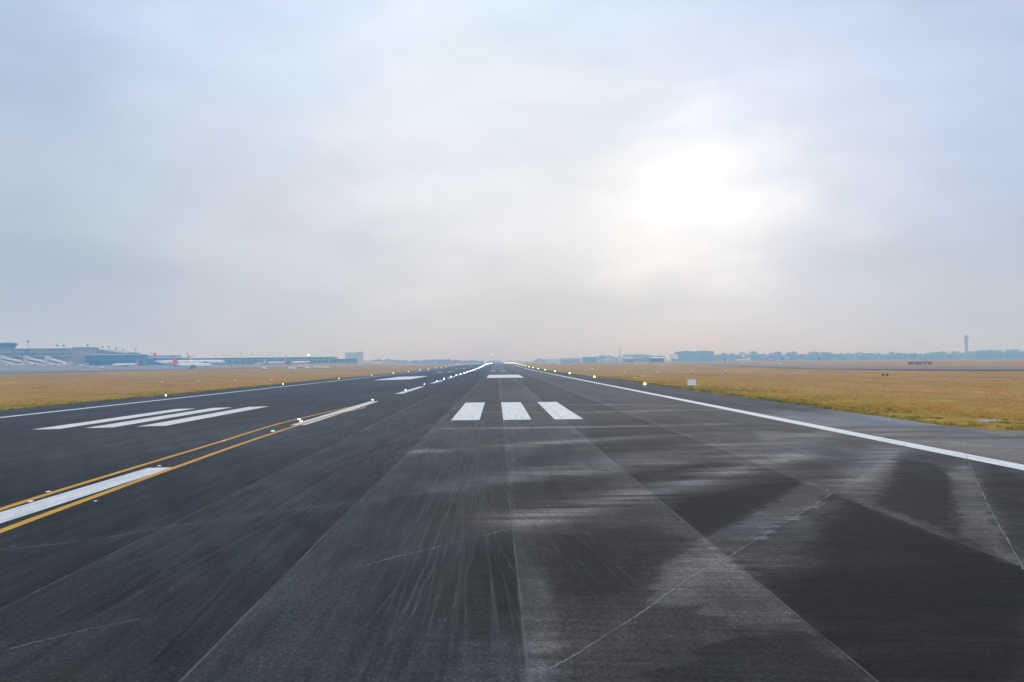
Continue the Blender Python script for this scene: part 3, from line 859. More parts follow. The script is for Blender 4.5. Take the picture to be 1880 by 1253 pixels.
for k in range(70):
    y = 191+28.6*k; x = -.62
    o = far_in if k == 0 else dup(far_in, (0, 0, 0))
    o.location = (x, y, float(zg(x, y))); o['label'] = 'tiny white light in the far line of centre lights down the runway'; o['group'] = 'far centre line lights'
    s = 1+min(2.2, y/450); o.scale = (s, s, s*1.25)

# ------------------------------------------------------------------ markers, board, cover
def marker(label, loc, s=1.0):
    t = thing('field_marker', label, 'marker', loc, 0, 'white markers in the grass')
    b = MB(); b.lathe([(.22, -.03), (.22, .05), (.06, .08), (.05, .26)], 10); b.build('marker_stem', M['steel'], t)
    h = MB(); h.lathe([(.05, .25), (.24, .29), (.26, .36), (.16, .47), (.03, .50)], 12); h.build('marker_cap', M['marker_white'], t, smooth=True)
    t.scale = (s, s, s); return t
mk = [(297, 704.6, 'white cap marker in the left grass, nearest of its row'), (364, 702.6, 'white cap marker in the left grass, second nearest of its row'),
      (431, 701.6, 'white cap marker in the left grass, third of its row'), (498, 700.4, 'white cap marker in the left grass, farthest of its row'),
      (1147, 688, 'brightest white cap marker in the right grass, above the near edge light'), (1209, 686.6, 'white cap marker in the right grass left of the white board'),
      (1270, 685.4, 'white cap marker in the grass straight behind the white board'), (1332, 684.4, 'white cap marker in the grass right of the white board'),
      (1166, 696.2, 'low marker in the grass just left of the near right edge light'), (1180, 693.6, 'greyish marker in the grass just above the near right edge light'),
      (1074, 683, 'small marker in the grass near the fourth right edge light'), (1088, 680.2, 'small marker in the grass right of the third right edge light'),
      (1048, 673.4, 'tiny far marker in the right grass, nearest of three'), (1026, 671.6, 'tiny far marker in the right grass, middle of three'),
      (1009, 669.6, 'tiny far marker in the right grass, farthest of three'), (1215, 674.6, 'white marker plate far out in the right grass'),
      (1168, 671.6, 'pale far marker at the back edge of the right grass'), (1364, 670, 'pale marker by the far taxiway, left one of two'), (1433, 671, 'pale marker by the far taxiway, right one of two')]
for a, b_, lab in mk:
    q = P(a, b_); d = q[1]
    marker(lab, (q[0], q[1], ground_z(q[0], q[1])), max(.8, min(3.2, 4.2*d/1479/.5)))
q = P(1270, 708.4)
bs = thing('sign_board', 'blank white rectangular board standing in the grass beside the right shoulder', 'sign', (q[0], q[1], float(ground_z(q[0], q[1]))), math.radians(-4))
s_ = q[1]/F_PX
b = MB(); b.box(-7.6*s_, 7.6*s_, -.05, .05, .12, .12+10.8*s_); b.build('sign_panel', M['sign_white'], bs)
b = MB()
for (xa, xb, za, zb) in ((-7.6*s_, 7.6*s_, .05, .12), (-7.6*s_, 7.6*s_, .12+10.8*s_, .18+10.8*s_), (-8.2*s_, -7.6*s_, .05, .18+10.8*s_), (7.6*s_, 8.2*s_, .05, .18+10.8*s_)): b.box(xa, xb, -.07, .07, za, zb)
b.build('sign_frame', M['wall_pale'], bs)
for sx_ in (-1, 1):
    b = MB(); b.tube((sx_*5.5*s_, .09, -.1), (sx_*5.5*s_, .09, .4), .035); b.build('sign_leg', M['steel'], bs)
q = P(1817, 767.5)
cv = thing('manhole_cover', 'round pale concrete cover lying in the grass at the right', 'manhole', (q[0], q[1], float(ground_z(q[0], q[1]))))
b = MB(); b.lathe([(.66, -.05), (.66, .06), (.64, .085), (.52, .09)], 28); b.build('cover_ring', M['concrete'], cv)
b = MB(); b.lathe([(.505, .07), (.505, .098), (.49, .104)], 28); b.box(-.06, .06, -.3, -.22, .1, .115); b.build('cover_lid', M['concrete'], cv)

# ------------------------------------------------------------------ trees
def leaf_mat(name, a, b_):
    m, nt, b = new_mat(name); N = nt.nodes; L = nt.links
    oi = N.new('ShaderNodeNewGeometry')
    r = N.new('ShaderNodeValToRGB'); e = r.color_ramp.elements
    e[0].color = (*a, 1); e[1].color = (*b_, 1)
    L.new(oi.outputs['Random Per Island'], r.inputs[0]); L.new(r.outputs[0], b.inputs['Base Color'])
    b.inputs['Roughness'].default_value = .8; spec(b, .1)
    return m
M['leaf_a'] = leaf_mat('foliage_dark', (.008, .02, .012), (.035, .06, .025))
M['leaf_b'] = leaf_mat('foliage_mid', (.018, .035, .022), (.06, .085, .04))
def crown_mesh(r, h, spread, n_clump, base):
    """leaf-sized faces through irregular clumps; unit tree of height 1"""
    mb = MB()
    cl = []
    for k in range(n_clump):
        t = r.random(); z = base+(1-base)*(.04+.88*t)
        wr = spread*math.sqrt(max(.05, 1-((t-.42)/.64)**2))
        a = r.uniform(0, 2*math.pi); q = wr*math.sqrt(r.random())*.85
        cl.append((q*math.cos(a), q*math.sin(a), z, r.uniform(.09, .17)))
    for cx, cy, cz, cr in cl:
        for j in range(26):
            u = Vector((r.gauss(0, 1), r.gauss(0, 1), r.gauss(0, .75)))
            u = u.normalized()*cr*(r.random()**.4)
            c = Vector((cx, cy, cz))+u
            nn = Vector((r.gauss(0, 1), r.gauss(0, 1), r.gauss(0, 1)+.5)).normalized()
            t1 = nn.orthogonal().normalized(); t2 = nn.cross(t1); s = r.uniform(.022, .05)
            mb.quadf([c-t1*s, c+t2*s*.6, c+t1*s, c-t2*s*.6])
    return mb
def make_tree(name, label, seed, spread, base, mat, n=30, group='x'):
    r = random.Random(seed)
    t = thing(name, label, 'tree', (0, 0, 0), 0, group)
    b = MB(); b.tube((0, 0, -.03), (.01, 0, base+.12), .028, .018, 7)
    for k in range(5):
        a = r.uniform(0, 6.28); z0 = base*.7+.06*k
        b.tube((.005, 0, z0), (spread*.6*math.cos(a), spread*.6*math.sin(a), z0+.22+.1*r.random()), .012, .004, 5)
    b.build('trunk', M['bark'], t)
    crown_mesh(r, 1, spread, n, base).build('crown', mat, t)
    del t['group']
    return t
TREES = [make_tree('round_tree', '', 1, .42, .02, M['leaf_a'], 34), make_tree('broad_tree', '', 2, .60, .0, M['leaf_b'], 42),
         make_tree('upright_tree', '', 3, .32, .0, M['leaf_a'], 30), make_tree('loose_tree', '', 4, .50, .06, M['leaf_b'], 28)]
used = set()
rtree = random.Random(11)
def plant(kind, px, top, base_y, depth, label, group):
    if px > 1000 and depth > 1150: depth *= 1.6
    w = at_depth(px, base_y, depth); x, y = w[0], w[1]
    z = float(zg(x, y)); ztop = at_depth(px, top, depth)[2]
    h = max(3.0, ztop-z)
    o = TREES[kind] if kind not in used else dup(TREES[kind], (0, 0, 0))
    used.add(kind)
    o.location = (float(x), float(y), z-.1); o.rotation_euler = (0, 0, rtree.uniform(0, 6.28))
    ws = h*(rtree.uniform(1.3, 1.9) if depth > 1150 else 1.0); o.scale = (ws, ws, h)
    o['label'] = label; o['group'] = group
    return o
# distinct clumps right of the hangars
for px, top, k, dp, lab in ((1318, 650, 1, 1500, 'first low hazy tree right of the pair of blue hangars'), (1330, 647.5, 0, 1500, 'rounded hazy tree second from the blue hangars'),
        (1345, 648, 1, 1520, 'broad hazy tree behind the small white parked jet'), (1363, 647, 3, 1500, 'hazy tree rising over the tail of the small white jet'),
        (1383, 644.8, 0, 1450, 'tall rounded hazy tree right of the small white jet'), (1399, 649, 1, 1520, 'low hazy tree in the dip after the tall rounded one'),
        (1420, 646.5, 1, 1450, 'left half of the domed hazy tree pair in mid row'), (1430, 645, 0, 1440, 'right half of the domed hazy tree pair in mid row'),
        (1448, 646.5, 1, 1450, 'domed hazy tree after the second dip in the row'), (1457, 645, 0, 1440, 'highest domed hazy tree of the mid row'),
        (1474, 650, 3, 1520, 'low loose hazy tree where the long wood begins'), (1436, 657.5, 2, 1100, 'small dark bush-like tree in front of the domed pair'),
        (1503, 657.6, 0, 1050, 'small dark tree on the field in front of the long wood'), (1679, 649.5, 2, 1200, 'narrow dark tree behind the left end of the low red building'),
        (1331, 658.5, 0, 1150, 'small dark bush right of the blue hangars'), (1145, 657, 0, 1250, 'dark rounded bush right of the pale lattice mast'),
        (1188, 655.5, 0, 1300, 'dark rounded bush before the white-roofed low building'), (1107, 652, 1, 1500, 'hazy tree behind the white-roofed shed left of the lattice mast'),
        (1118, 652.5, 3, 1500, 'loose hazy tree left of the lattice mast'), (1131, 653.5, 1, 1500, 'low hazy tree touching the lattice mast')):
    plant(k, px, top, 664, dp, lab, 'trees standing out along the right skyline')
px = 1316
while px < 1482:
    plant(rtree.choice((0, 1, 1, 3)), px, 652+rtree.uniform(-1.5, 2.5), 664, 1380+rtree.uniform(-30, 30), 'low hazy bush filling the gaps under the domed skyline trees', 'low growth under the domed trees'); px += rtree.uniform(6, 10)
# continuous wood to the right, row upon row
def topline(px):
    return np.interp(px, [1480, 1500, 1525, 1545, 1600, 1680, 1740, 1770, 1785, 1800, 1850, 1900], [648.5, 646.5, 646, 648.5, 647.5, 646, 645.5, 647, 645, 641.8, 642.5, 641.5])
px = 1483
while px < 1900:
    for row, (dp, dt) in enumerate(((1500, 0), (1360, 3.6), (1230, 7.0))):
        if row == 2 and (px < 1560 or rtree.random() < .35): continue
        plant(rtree.choice((0, 1, 1, 3)), px+rtree.uniform(-4, 4), float(topline(px))+dt+rtree.uniform(-1.8, 3.4), 664, dp+rtree.uniform(-30, 30),
              'hazy blue-green tree in the long wood along the right horizon', 'trees of the long wood on the right')
    px += rtree.uniform(7.5, 11)
px = 1170
while px < 1225:
    plant(rtree.choice((0, 1, 3)), px, 651.5+rtree.uniform(-1, 2.5), 665, 1650+rtree.uniform(-40, 40), 'faint tree behind the low white buildings left of the hangars', 'trees behind the low white buildings'); px += 7
px = 985
while px < 1110:
    plant(rtree.choice((0, 1, 3)), px, 659-3*(px-985)/125+rtree.uniform(-1.5, 1.5), 667, 2300+rtree.uniform(-60, 60), 'very faint tree in the haze right of the runway end', 'faint trees right of the runway end'); px += 6
px = 668
while px < 885:
    plant(rtree.choice((0, 1, 1, 3)), px, 661.0+1.0*math.sin(px*.06)+rtree.uniform(-1.2, 1.2), 669, 2100+rtree.uniform(-80, 80), 'very faint tree in the haze left of the runway end', 'faint trees left of the runway end'); px += 6
for px_, py_, lab in ((1622, 690.5, 'left one of two small dark shrubs in the right field'), (1629, 690.3, 'right one of two small dark shrubs in the right field')):
    q = P(px_, py_); o = dup(TREES[0], (q[0], q[1], ground_z(q[0], q[1])), 1.0, lab, (.9, .9, .55), 'two small shrubs in the right field')
    o['category'] = 'shrub'; o.name = 'field_shrub'

# ------------------------------------------------------------------ buildings
def bbox(px0, px1, top, base, depth):
    a = at_depth(px0, base, depth); c = at_depth(px1, base, depth); t = at_depth((px0+px1)/2, top, depth)
    z0 = min(float(zg(a[0], depth)), float(zg(c[0], depth)), a[2])-.5
    return a[0], c[0], z0, t[2]
def zpix(px, py, depth): return float(at_depth(px, py, depth)[2])
def xpix(px, depth): return float(at_depth(px, 665, depth)[0])
def building(name, label, cat, x0, z0, depth):
    return thing(name, label, cat, ((x0), depth, z0))
def slab(parent, name, mat, x0, x1, y0, y1, z0, z1):
    o = parent.location; b = MB(); b.box(x0-o.x, x1-o.x, y0-o.y, y1-o.y, z0-o.z, z1-o.z); return b.build(name, mat, parent)

D = 900
# main terminal at the far left
xa, xb = xpix(-70, D), xpix(132, D); z0 = float(zg(xpix(60, D), D))-.6
tb = building('terminal_building', 'long grey terminal with teal glazing and a raised control block at far left', 'building', (xa+xb)/2, z0, D)
zt = lambda y: zpix(60, y, D)
slab(tb, 'wall', M['wall_grey'], xa, xb, D, D+55, z0, zt(641.5))
slab(tb, 'roof', M['roof_grey'], xa-1, xb+1, D-2.2, D+57, zt(641.4), zt(640.2))
slab(tb, 'upper_window_band', M['glass_teal'], xa+.5, xb-.5, D-.35, D, zt(653.5), zt(648.5))
slab(tb, 'canopy', M['roof_white'], xa, xb, D-5, D-.05, zt(654.8), zt(654.1))
slab(tb, 'ground_floor_glazing', M['glass_dark'], xa+.5, xb-.5, D-.3, D, z0+.3, zt(667.5))
slab(tb, 'stair_core', M['wall_blue'], xpix(46, D), xpix(55, D), D-1.2, D-.36, zt(655), zt(641.6))
cx = xpix(-5, D)
b = MB(); o_ = tb.location
b.lathe([(8, zt(640.1)-o_.z), (8.6, zt(634)-o_.z), (11.0, zt(631.5)-o_.z), (10.5, zt(629.8)-o_.z), (7, zt(628.2)-o_.z)], 20, (cx-o_.x, 18, 0)); b.build('control_room', M['wall_blue'], tb)
# departures hall with a falling curved roof behind
D2 = 1000
xa, xb = xpix(126, D2), xpix(236, D2); z0 = float(zg(xpix(180, D2), D2))-.6
dh = building('departures_hall', 'grey hall with a roof curving down to the right behind the blue block', 'building', (xa+xb)/2, z0, D2)
prof = [(xpix(p, D2)-dh.location.x, zpix(p, y, D2)-z0) for p, y in ((126, 642), (140, 641), (160, 641.5), (180, 643.2), (200, 645.8), (220, 648.6), (236, 650.5))]
b = MB(); b.prism([(prof[0][0], 0)]+prof+[(prof[-1][0], 0)], 1, 0, 50); b.build('wall', M['wall_grey'], dh)
b = MB(); b.prism(prof+[(x, z+.7) for x, z in reversed(prof)], 1, -2.5, 52); b.build('roof', M['roof_grey'], dh)
slab(dh, 'rooftop_block', M['wall_blue'], xpix(128, D2), xpix(160, D2), D2+6, D2+30, zpix(144, 643, D2), zpix(144, 638.2, D2))
slab(dh, 'rooftop_cap', M['roof_white'], xpix(127.5, D2), xpix(160.5, D2), D2+5, D2+31, zpix(144, 638.1, D2), zpix(144, 637.2, D2))
# deep blue block
D3 = 930
xa, xb = xpix(142, D3), xpix(263, D3); z0 = float(zg(xpix(200, D3), D3))-.6
bl = building('blue_block', 'long deep blue airport block with a pale parapet and grey end bay', 'building', (xa+xb)/2, z0, D3)
zt = lambda y: zpix(200, y, D3)
slab(bl, 'wall', M['wall_blue'], xa, xb, D3, D3+12, z0, zt(652.2))
slab(bl, 'parapet', M['roof_white'], xa-.6, xb+.6, D3-.5, D3+12.5, zt(652.1), zt(650.8))
slab(bl, 'end_bay', M['wall_pale'], xpix(127, D3), xa-.05, D3+.5, D3+11.5, z0, zt(651.2))
slab(bl, 'ground_floor_strip', M['wall_pale'], xpix(140, D3), xpix(168, D3), D3-6, D3-.05, z0, zt(666.0))
slab(bl, 'loading_bay', M['wall_blue_deep'], xpix(169, D3), xpix(186, D3), D3-5, D3-.05, z0, zt(664.2))
slab(bl, 'window_band', M['glass_dark'], xa+1, xb-1, D3-.25, D3, zt(664.5), zt(662.6))
slab(bl, 'rooftop_plant', M['roof_dark'], xpix(231, D3), xpix(249, D3), D3+3, D3+10, zt(650.7), zt(648.4))
# lower grey-blue wing
D4 = 1075
xa, xb = xpix(263.5, D4), xpix(332, D4); z0 = float(zg(xpix(300, D4), D4))-.6
lw = building('low_wing', 'lower grey-blue wing behind the plane with the red and blue tail', 'building', (xa+xb)/2, z0, D4)
zt = lambda y: zpix(300, y, D4)
slab(lw, 'wall', M['wall_blue'], xa, xb, D4, D4+30, z0, zt(658))
slab(lw, 'roof', M['roof_white'], xa, xb+.5, D4-.6, D4+30, zt(657.9), zt(656.6))
slab(lw, 'upper_storey', M['wall_grey'], xa+2, xpix(318, D4), D4+6, D4+28, zt(656.5), zt(652.5))
# long glazed pier
D5 = 1300
xa, xb = xpix(330, D5), xpix(611, D5); z0 = float(zg(xpix(450, D5), D5))-.8
pr = building('boarding_pier', 'long low glazed pier with a thin dark roof behind the parked planes', 'building', (xa+xb)/2, z0, D5)
zt = lambda y: zpix(470, y, D5)
slab(pr, 'wall', M['wall_blue'], xa, xb, D5, D5+28, z0, zt(662.6))
slab(pr, 'window_band', M['glass_blue'], xa, xb, D5-.4, D5+28.4, zt(662.5), zt(658.9))
slab(pr, 'roof', M['roof_dark'], xa-3, xb+2, D5-4, D5+32, zt(658.8), zt(657.0))
for k in range(24):
    x = xa+(xb-xa)*(k+.5)/24
    slab(pr, 'column', M['wall_pale'], x-.35, x+.35, D5-3.2, D5-2.5, z0, zt(658.85))
D6 = 1320
xa, xb = xpix(611.8, D6), xpix(652, D6); z0 = float(zg(xpix(630, D6), D6))-.8
lb = building('service_block', 'low blue service block at the right end of the pier', 'building', (xa+xb)/2, z0, D6)
slab(lb, 'wall', M['wall_blue'], xa, xb, D6, D6+25, z0, zpix(630, 660.6, D6))
slab(lb, 'roof', M['roof_dark'], xa, xb+.6, D6-.8, D6+25, zpix(630, 660.5, D6), zpix(630, 659.3, D6))
slab(lb, 'window_band', M['glass_blue'], xa+1, xb-1, D6-.2, D6, zpix(630, 666.5, D6), zpix(630, 664.5, D6))
D7 = 1900
xa, xb = xpix(633.5, D7), xpix(664, D7); z0 = float(zg(xpix(650, D7), D7))-.8
tb2 = building('tall_block', 'tall pale hazy block rising at the right end of the pier', 'building', (xa+xb)/2, z0, D7)
zt = lambda y: zpix(650, y, D7)
slab(tb2, 'wall', M['wall_pale'], xa, xb, D7, D7+24, z0, zt(648.6))
slab(tb2, 'roof_parapet', M['roof_grey'], xa-.5, xb+.5, D7-.5, D7+24.5, zt(648.5), zt(647.6))
slab(tb2, 'stair_tower', M['wall_grey'], xpix(657, D7), xpix(664, D7), D7+2, D7+14, zt(647.5), zt(646.2))
for k in range(4): slab(tb2, 'window_band', M['glass_blue'], xa+1, xb-1, D7-.25, D7, zt(663-3.4*k), zt(661.3-3.4*k))
D8 = 1700
xa, xb = xpix(668, D8), xpix(701, D8); z0 = float(zg(xpix(685, D8), D8))-.8
ws_ = building('white_shed', 'long low white shed right of the tall pale block', 'building', (xa+xb)/2, z0, D8)
slab(ws_, 'wall', M['wall_white'], xa, xb, D8, D8+18, z0, zpix(685, 664.2, D8))
slab(ws_, 'roof', M['roof_white'], xa-.8, xb+.8, D8-.8, D8+19, zpix(685, 664.1, D8), zpix(685, 663.3, D8))
slab(ws_, 'door_opening', M['glass_dark'], xpix(672, D8), xpix(690, D8), D8-.2, D8, z0, zpix(685, 667, D8))
xa, xb = xpix(706, D8), xpix(723, D8)
ws2 = building('pale_shed', 'second smaller pale shed fading into haze further right', 'building', (xa+xb)/2, z0, D8)
slab(ws2, 'wall', M['wall_pale'], xa, xb, D8+5, D8+20, z0, zpix(714, 664.6, D8))
slab(ws2, 'roof', M['roof_white'], xa-.6, xb+.6, D8+4, D8+21, zpix(714, 664.5, D8), zpix(714, 663.8, D8))
# right-hand side ----------------------------------------------------------
def hangar(label, p0, p1, top, D, wallm, roofm, rise=1.6, depth=45):
    xa, xb = xpix(p0, D), xpix(p1, D); z0 = float(zg((xa+xb)/2, D))-.8
    h = building('hangar', label, 'hangar', (xa+xb)/2, z0, D)
    n = 10; L_ = (xb-xa)/2; ze = zpix((p0+p1)/2, top+rise, D)-z0; zr = zpix((p0+p1)/2, top, D)-z0
    arc = [(-L_+2*L_*k/n, ze+(zr-ze)*(1-((2*k/n-1))**2)) for k in range(n+1)]
    b = MB(); b.prism([(-L_, 0)]+arc+[(L_, 0)], 1, 0, depth); b.build('wall', wallm, h)
    b = MB(); b.prism([(x*1.015, z) for x, z in arc]+[(x*1.015, z+.8) for x, z in reversed(arc)], 1, -1.2, depth+1); b.build('roof', roofm, h)
    for k in range(3):
        b = MB(); x0 = -L_*.86+L_*.58*k; b.box(x0, x0+L_*.55, -.3, -.02, .1, ze*.62); b.build('hangar_door', M['wall_blue_deep'] if k % 2 else M['wall_blue'], h)
    return h
hangar('left one of the pair of big blue hangars on the right skyline', 1246, 1272.5, 645.2, 2100, M['hangar_wall'], M['roof_grey'])
hangar('right one of the pair of big blue hangars on the right skyline', 1273.5, 1311, 644.8, 2100, M['hangar_wall'], M['roof_grey'])
def shed(name, label, p0, p1, top, base, D, wallm, roofm, depth=18):
    xa, xb = xpix(p0, D), xpix(p1, D); z0 = float(zg((xa+xb)/2, D))-.8; h = building(name, label, 'building', (xa+xb)/2, z0, D)
    zt = zpix((p0+p1)/2, top, D)
    slab(h, 'wall', wallm, xa, xb, D, D+depth, z0, zt-1.0)
    L_ = (xb-xa)/2; zz = zt-z0
    b = MB(); b.prism([(-.8, zz-.98), (depth+.8, zz-.98), (depth/2, zz+.6)], 0, -L_-.6, L_+.6); b.build('roof', roofm, h)
    slab(h, 'window_band', M['glass_dark'], xa+1, xb-1, D-.2, D, z0+1.5, z0+max(2.4, (zt-z0)*.45))
    return h
shed('hangar_annex', 'pale annex on the left side of the blue hangars', 1232, 1245.5, 651, 658, 2090, M['wall_white'], M['roof_grey'])
shed('low_building', 'low building with a bright white roof left of the pale lattice mast', 1072, 1096, 655, 664, 2000, M['wall_blue_deep'], M['roof_white'])
shed('low_building', 'wide low building with a bluish roof right of the pale lattice mast', 1146, 1187, 650.8, 664, 2100, M['wall_grey'], M['roof_grey'])
shed('low_building', 'narrow shed with a white roof in front of the bluish-roofed building', 1148, 1163, 657.2, 664, 1380, M['wall_grey'], M['roof_white'])
shed('low_building', 'white-roofed shed immediately left of the hangar annex', 1196, 1219, 657, 664, 1380, M['wall_blue_deep'], M['roof_white'])
shed('low_building', 'hazy shed at the left end of the right skyline buildings', 1030, 1064, 658.2, 664, 2100, M['wall_grey'], M['roof_grey'])
shed('low_building', 'small low hut with a pinkish roof before the domed trees', 1411, 1422, 658.8, 664, 1300, M['wall_pale'], M['brick_red'])
# low red building out on the field
q = P(1692, 669.8); D = q[1]; xa, xb = xpix(1672.5, D), xpix(1711.5, D); z0 = float(ground_z(q[0], q[1]))-.05
rb = building('red_building', 'low flat red-brown building with pale doors out on the right field', 'building', (xa+xb)/2, z0, D)
zt = zpix(1692, 664, D)
slab(rb, 'wall', M['brick_red'], xa, xb, D, D+4, z0, zt-.12)
slab(rb, 'roof', M['roof_grey'], xa-.15, xb+.15, D-.2, D+4.2, zt-.11, zt)
for p0, p1 in ((1677, 1679), (1693, 1695.5), (1700, 1702)): slab(rb, 'door', M['wall_pale'], xpix(p0, D), xpix(p1, D), D-.06, D-.003, z0, zt-.5)
# control tower
D = 2100; x = xpix(1775, D); z0 = float(zg(x, D))-.3; Z = lambda y: zpix(1775, y, D)-z0
ct = building('control_tower', 'slender grey control tower with flared top above the right trees', 'tower', x, z0, D)
u = D/F_PX
b = MB(); b.lathe([(3.1*u, 0), (2.8*u, Z(650)), (2.5*u, Z(628))], 18); b.build('shaft', M['tower_concrete'], ct, smooth=True)
b = MB(); b.lathe([(2.5*u, Z(627.9)), (3.1*u, Z(627)), (3.1*u, Z(624.6)), (2.4*u, Z(624))], 18); b.build('service_collar', M['roof_dark'], ct)
b = MB(); b.lathe([(2.4*u, Z(623.9)), (2.6*u, Z(621.8)), (5.0*u, Z(620)), (5.0*u, Z(619.2))], 18); gal = b.build('gallery', M['tower_concrete'], ct)
b = MB(); b.lathe([(2.6*u, Z(619.1)), (2.9*u, Z(617.4))], 18); b.build('cab_windows', M['cab_glass'], gal)
b = MB(); b.lathe([(3.2*u, Z(617.35)), (3.0*u, Z(616.7)), (1.2*u, Z(616.2))], 18); b.build('cab_roof', M['roof_grey'], ct)
# pale lattice mast
D = 1420; x = xpix(1139, D); z0 = float(zg(x, D))-.2; H_ = zpix(1139, 637.5, D)-z0
lm = building('lattice_mast', 'tall pale lattice mast standing among the low right-hand buildings', 'mast', x, z0, D)
for sx_ in (-1, 1):
    for sy_ in (-1, 1):
        b = MB(); b.tube((sx_*1.7, sy_*1.7, 0), (sx_*.5, sy_*.5, H_), .22, .14, 5); b.build('mast_leg', M['wall_pale'], lm)
b = MB()
for k in range(9):
    t = k/9; t2 = (k+1)/9; ra = 1.7-1.2*t; rb2 = 1.7-1.2*t2
    for s in ((-1, -1, 1, -1), (1, -1, 1, 1), (1, 1, -1, 1), (-1, 1, -1, -1)):
        b.tube((s[0]*ra, s[1]*ra, H_*t), (s[2]*rb2, s[3]*rb2, H_*t2), .10, .10, 4); b.tube((s[0]*ra, s[1]*ra, H_*t), (s[2]*ra, s[3]*ra, H_*t), .08, .08, 4)
b.build('bracing', M['wall_pale'], lm)

# ------------------------------------------------------------------ floodlight masts
def mast(label):
    t = thing('floodlight_mast', label, 'mast', (0, 0, 0), 0, 'floodlight masts on the apron')
    b = MB(); b.tube((0, 0, 0), (0, 0, .93), .015, .010, 8); b.build('pole', M['steel'], t)
    b = MB(); b.box(-.075, .075, -.03, .03, .93, .95)
    for k in range(4): b.box(-.07+.038*k, -.042+.038*k, -.045, -.01, .951, 1.0)
    b.build('lamp_head', M['roof_dark'], t); return t
first_mast = None
ml = [(51, 625.5, 880, 'tallest slim mast rising over the left end of the terminal'), (105, 633, 1000, 'faint mast over the terminal roof, left of a close pair'), (117, 633.5, 1000, 'faint mast over the terminal roof, right of a close pair'),
      (161, 633, 1010, 'mast beside the rooftop block of the curved hall'), (188, 636, 1020, 'mast over the upper slope of the curved roof'), (200, 636, 1020, 'mast over the middle of the curved roof'),
      (213, 639, 1020, 'mast over the lower slope of the curved roof'), (226, 641, 1020, 'mast at the foot of the curved roof'), (249, 639.5, 960, 'mast above the right part of the deep blue block'), (278, 648, 960, 'short mast above the low wing left of the red tail'),
      (356, 652, 1240, 'mast over the pier by the striped tail'), (395, 651.5, 1200, 'dark mast crossing the white plane noses'), (411, 650.5, 1200, 'dark mast right of the white plane noses'), (418, 652.5, 1240, 'short mast between two dark masts over the pier'),
      (423.5, 651, 1200, 'dark mast left of the tallest pier mast'), (442, 648, 1200, 'tallest mast along the pier'), (463.5, 650.5, 1200, 'mast with dark lamp head right of the tallest pier mast'), (482, 653, 1260, 'low faint mast over the middle of the pier'),
      (493.5, 651.5, 1260, 'mast with rounded head over the middle of the pier'), (501.5, 649.5, 1260, 'thin tall mast over the middle of the pier'), (514.5, 650, 1260, 'thin mast over the right half of the pier'), (524.5, 652, 1260, 'short mast over the right half of the pier'),
      (538, 651, 1260, 'mast left of the bright white lamp'), (608.5, 654, 1260, 'short mast at the right end of the pier roof')]
for i, (px_, top, dp, lab) in enumerate(ml):
    x = xpix(px_, dp); z = float(zg(x, dp)); h = zpix(px_, top, dp)-z
    if first_mast is None: o = first_mast = mast(lab); o.location = (x, dp, z)
    else: o = dup(first_mast, (x, dp, z), None, lab)
    o.scale = (h*.6, h*.6, h)
dp = 1150; x = xpix(567, dp); z = float(zg(x, dp)); h = zpix(567, 651.6, dp)-z
lt_ = mast('lit mast with a single bright white lamp over the pier'); lt_.location = (x, dp, z); lt_.scale = (h*.85, h*.85, h)
b = MB(); b.lathe([(.03, .90), (.10, .93), (.11, .96), (.05, .99)], 12, (0, -.09, 0)); b.build('lit_lamp', M['lamp_flood'], lt_, smooth=True)
dp = 3600; x = xpix(904, dp); z = float(zg(x, dp)); h = zpix(904, 650.4, dp)-z
l2 = dup(first_mast, (x, dp, z), None, 'faint glowing lamp mast above the far end of the runway', (h*.6, h*.6, h))
M['lamp_far'] = lamp_mat('lamp_far', (.3, .55, 1), 30)
b = MB(); b.lathe([(.03, .90), (.11, .94), (.12, .98), (.05, 1.01)], 12, (0, -.09, 0)); b.build('lit_lamp', M['lamp_far'], l2, smooth=True)

